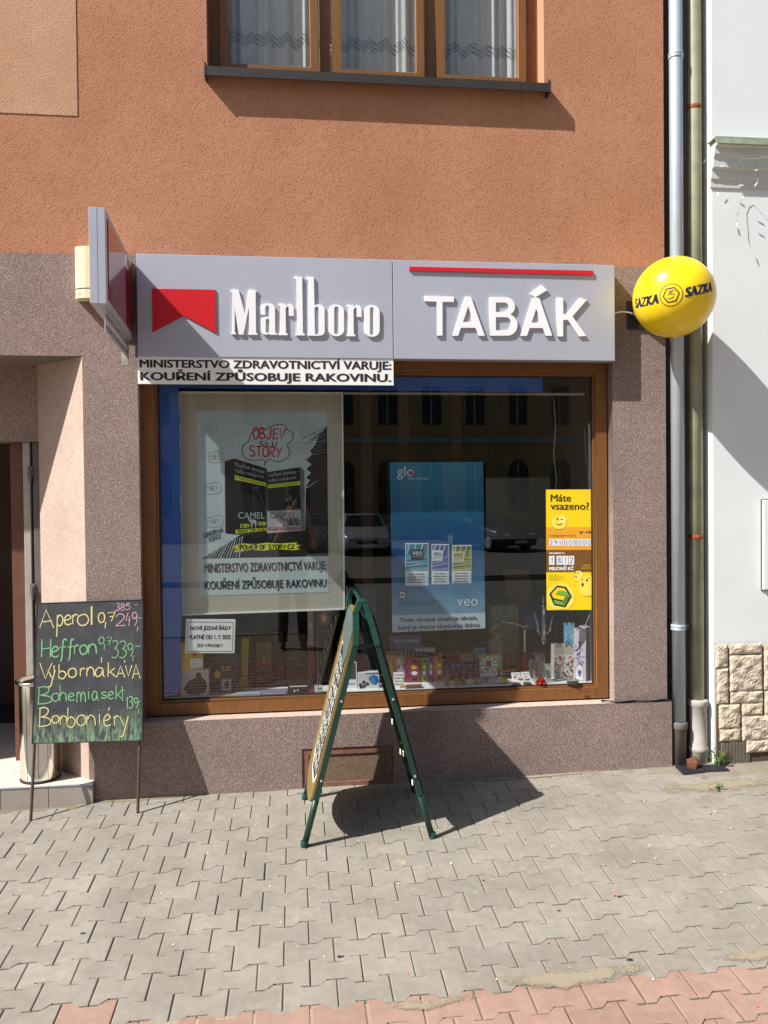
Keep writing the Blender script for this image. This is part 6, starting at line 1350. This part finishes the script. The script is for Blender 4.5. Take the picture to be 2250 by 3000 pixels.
sh_ = loft(MB(), [(0, 0, .95, .186, .136), (0, 0, 1.08, .172, .126), (0, .005, 1.22, .178, .128), (0, .01, 1.36, .192, .128), (0, .01, 1.44, .180, .112), (0, .015, 1.49, .115, .09), (0, .02, 1.53, .068, .068)])
for s_ in (-1, 1): sh_.tube([V(s_*.13, .01, 1.445), V(s_*.19, .015, 1.42), V(s_*(.225 if s_ < 0 else .25), .04, 1.27)], [.07, .078, .07], 14)
sh_.build('shirt', SH, pe, True)
hb = MB(); bm = bmesh.new(); bmesh.ops.create_uvsphere(bm, u_segments=24, v_segments=16, radius=1)
keep = [f for f in bm.faces if not (f.calc_center_median().y > .15 and f.calc_center_median().z < .42) and f.calc_center_median().z > -.5]
hb.add([Vector(V(0, .02, 1.735))+Vector((v.co.x*.092, v.co.y*.105, v.co.z*.108)) for v in bm.verts], [[v.index for v in f.verts] for f in keep]); bm.free(); hb.build('hair', HR, pe, True)
for s_ in (-1, 1):
    MB().lathe(V(s_*.032, .103, 1.70), [(.0001, -.007), (.009, -.003), (.009, .003), (.0001, .007)], 8).build('eye', HR, body, True); MB().lathe(V(s_*.083, .03, 1.685), [(.0001, -.03), (.013, -.012), (.013, .015), (.0001, .03)], 8).build('ear', SK, body, True)
MB().prism([V(-.013, .10, 1.652), V(0, .128, 1.654), V(.013, .10, 1.652)], (0, 0, .04)).build('nose', SK, body)
q = V(0, .10, 1.628); MB().box(q[0]-.024, q[0]+.024, q[1]-.004, q[1]+.004, q[2]-.004, q[2]+.004).build('mouth', P('lips', '8d4d42', .6), body)
tag(MB().bbox(-.039, .039, -4.672, -4.664, PHZ-.08, PHZ+.075, .006).build('phone', 'ink'), 'black phone held up by the person in the olive shirt', 'phone')
for s_, wv in ((-1, wr_l), (1, wr_r)):
    wv = Vector(wv); pc_ = Vector((s_*.054, -4.690, PHZ-.035)); hv_ = [wv, wv.lerp(pc_, .55), pc_]; he = [(0, 1), (1, 2)]; hr_ = [.027, .026, .024]
    for k in range(4):
        a_ = Vector((s_*.052, -4.684, PHZ-.055+.021*k)); k0 = len(hv_); L_ = (.75, .95, 1, .88)[k]
        hv_ += [a_+Vector((s_*.003, .018, .0)), a_+Vector((-s_*.004, .032*L_, .004)), a_+Vector((-s_*.026*L_, .034*L_, .006))]; he += [(2, k0), (k0, k0+1), (k0+1, k0+2)]; hr_ += [.0095, .0085, .0075]
    k0 = len(hv_); hv_ += [pc_+Vector((-s_*.012, .006, .03)), pc_+Vector((-s_*.030, .008, .048))]; he += [(1, k0), (k0, k0+1)]; hr_ += [.011, .009]
    skin_mesh('hand', [tuple(v) for v in hv_], he, hr_, SK, pe, 1)
for s_ in (-1, 1):
    skin_mesh('shoe', [V(s_*.13, -.05, .045), V(s_*.13, .05, .045), V(s_*.135, .15, .035)], [(0, 1), (1, 2)], [.045, .046, .036], P('dark_trainer', '2b2522', .6), pe, 1)
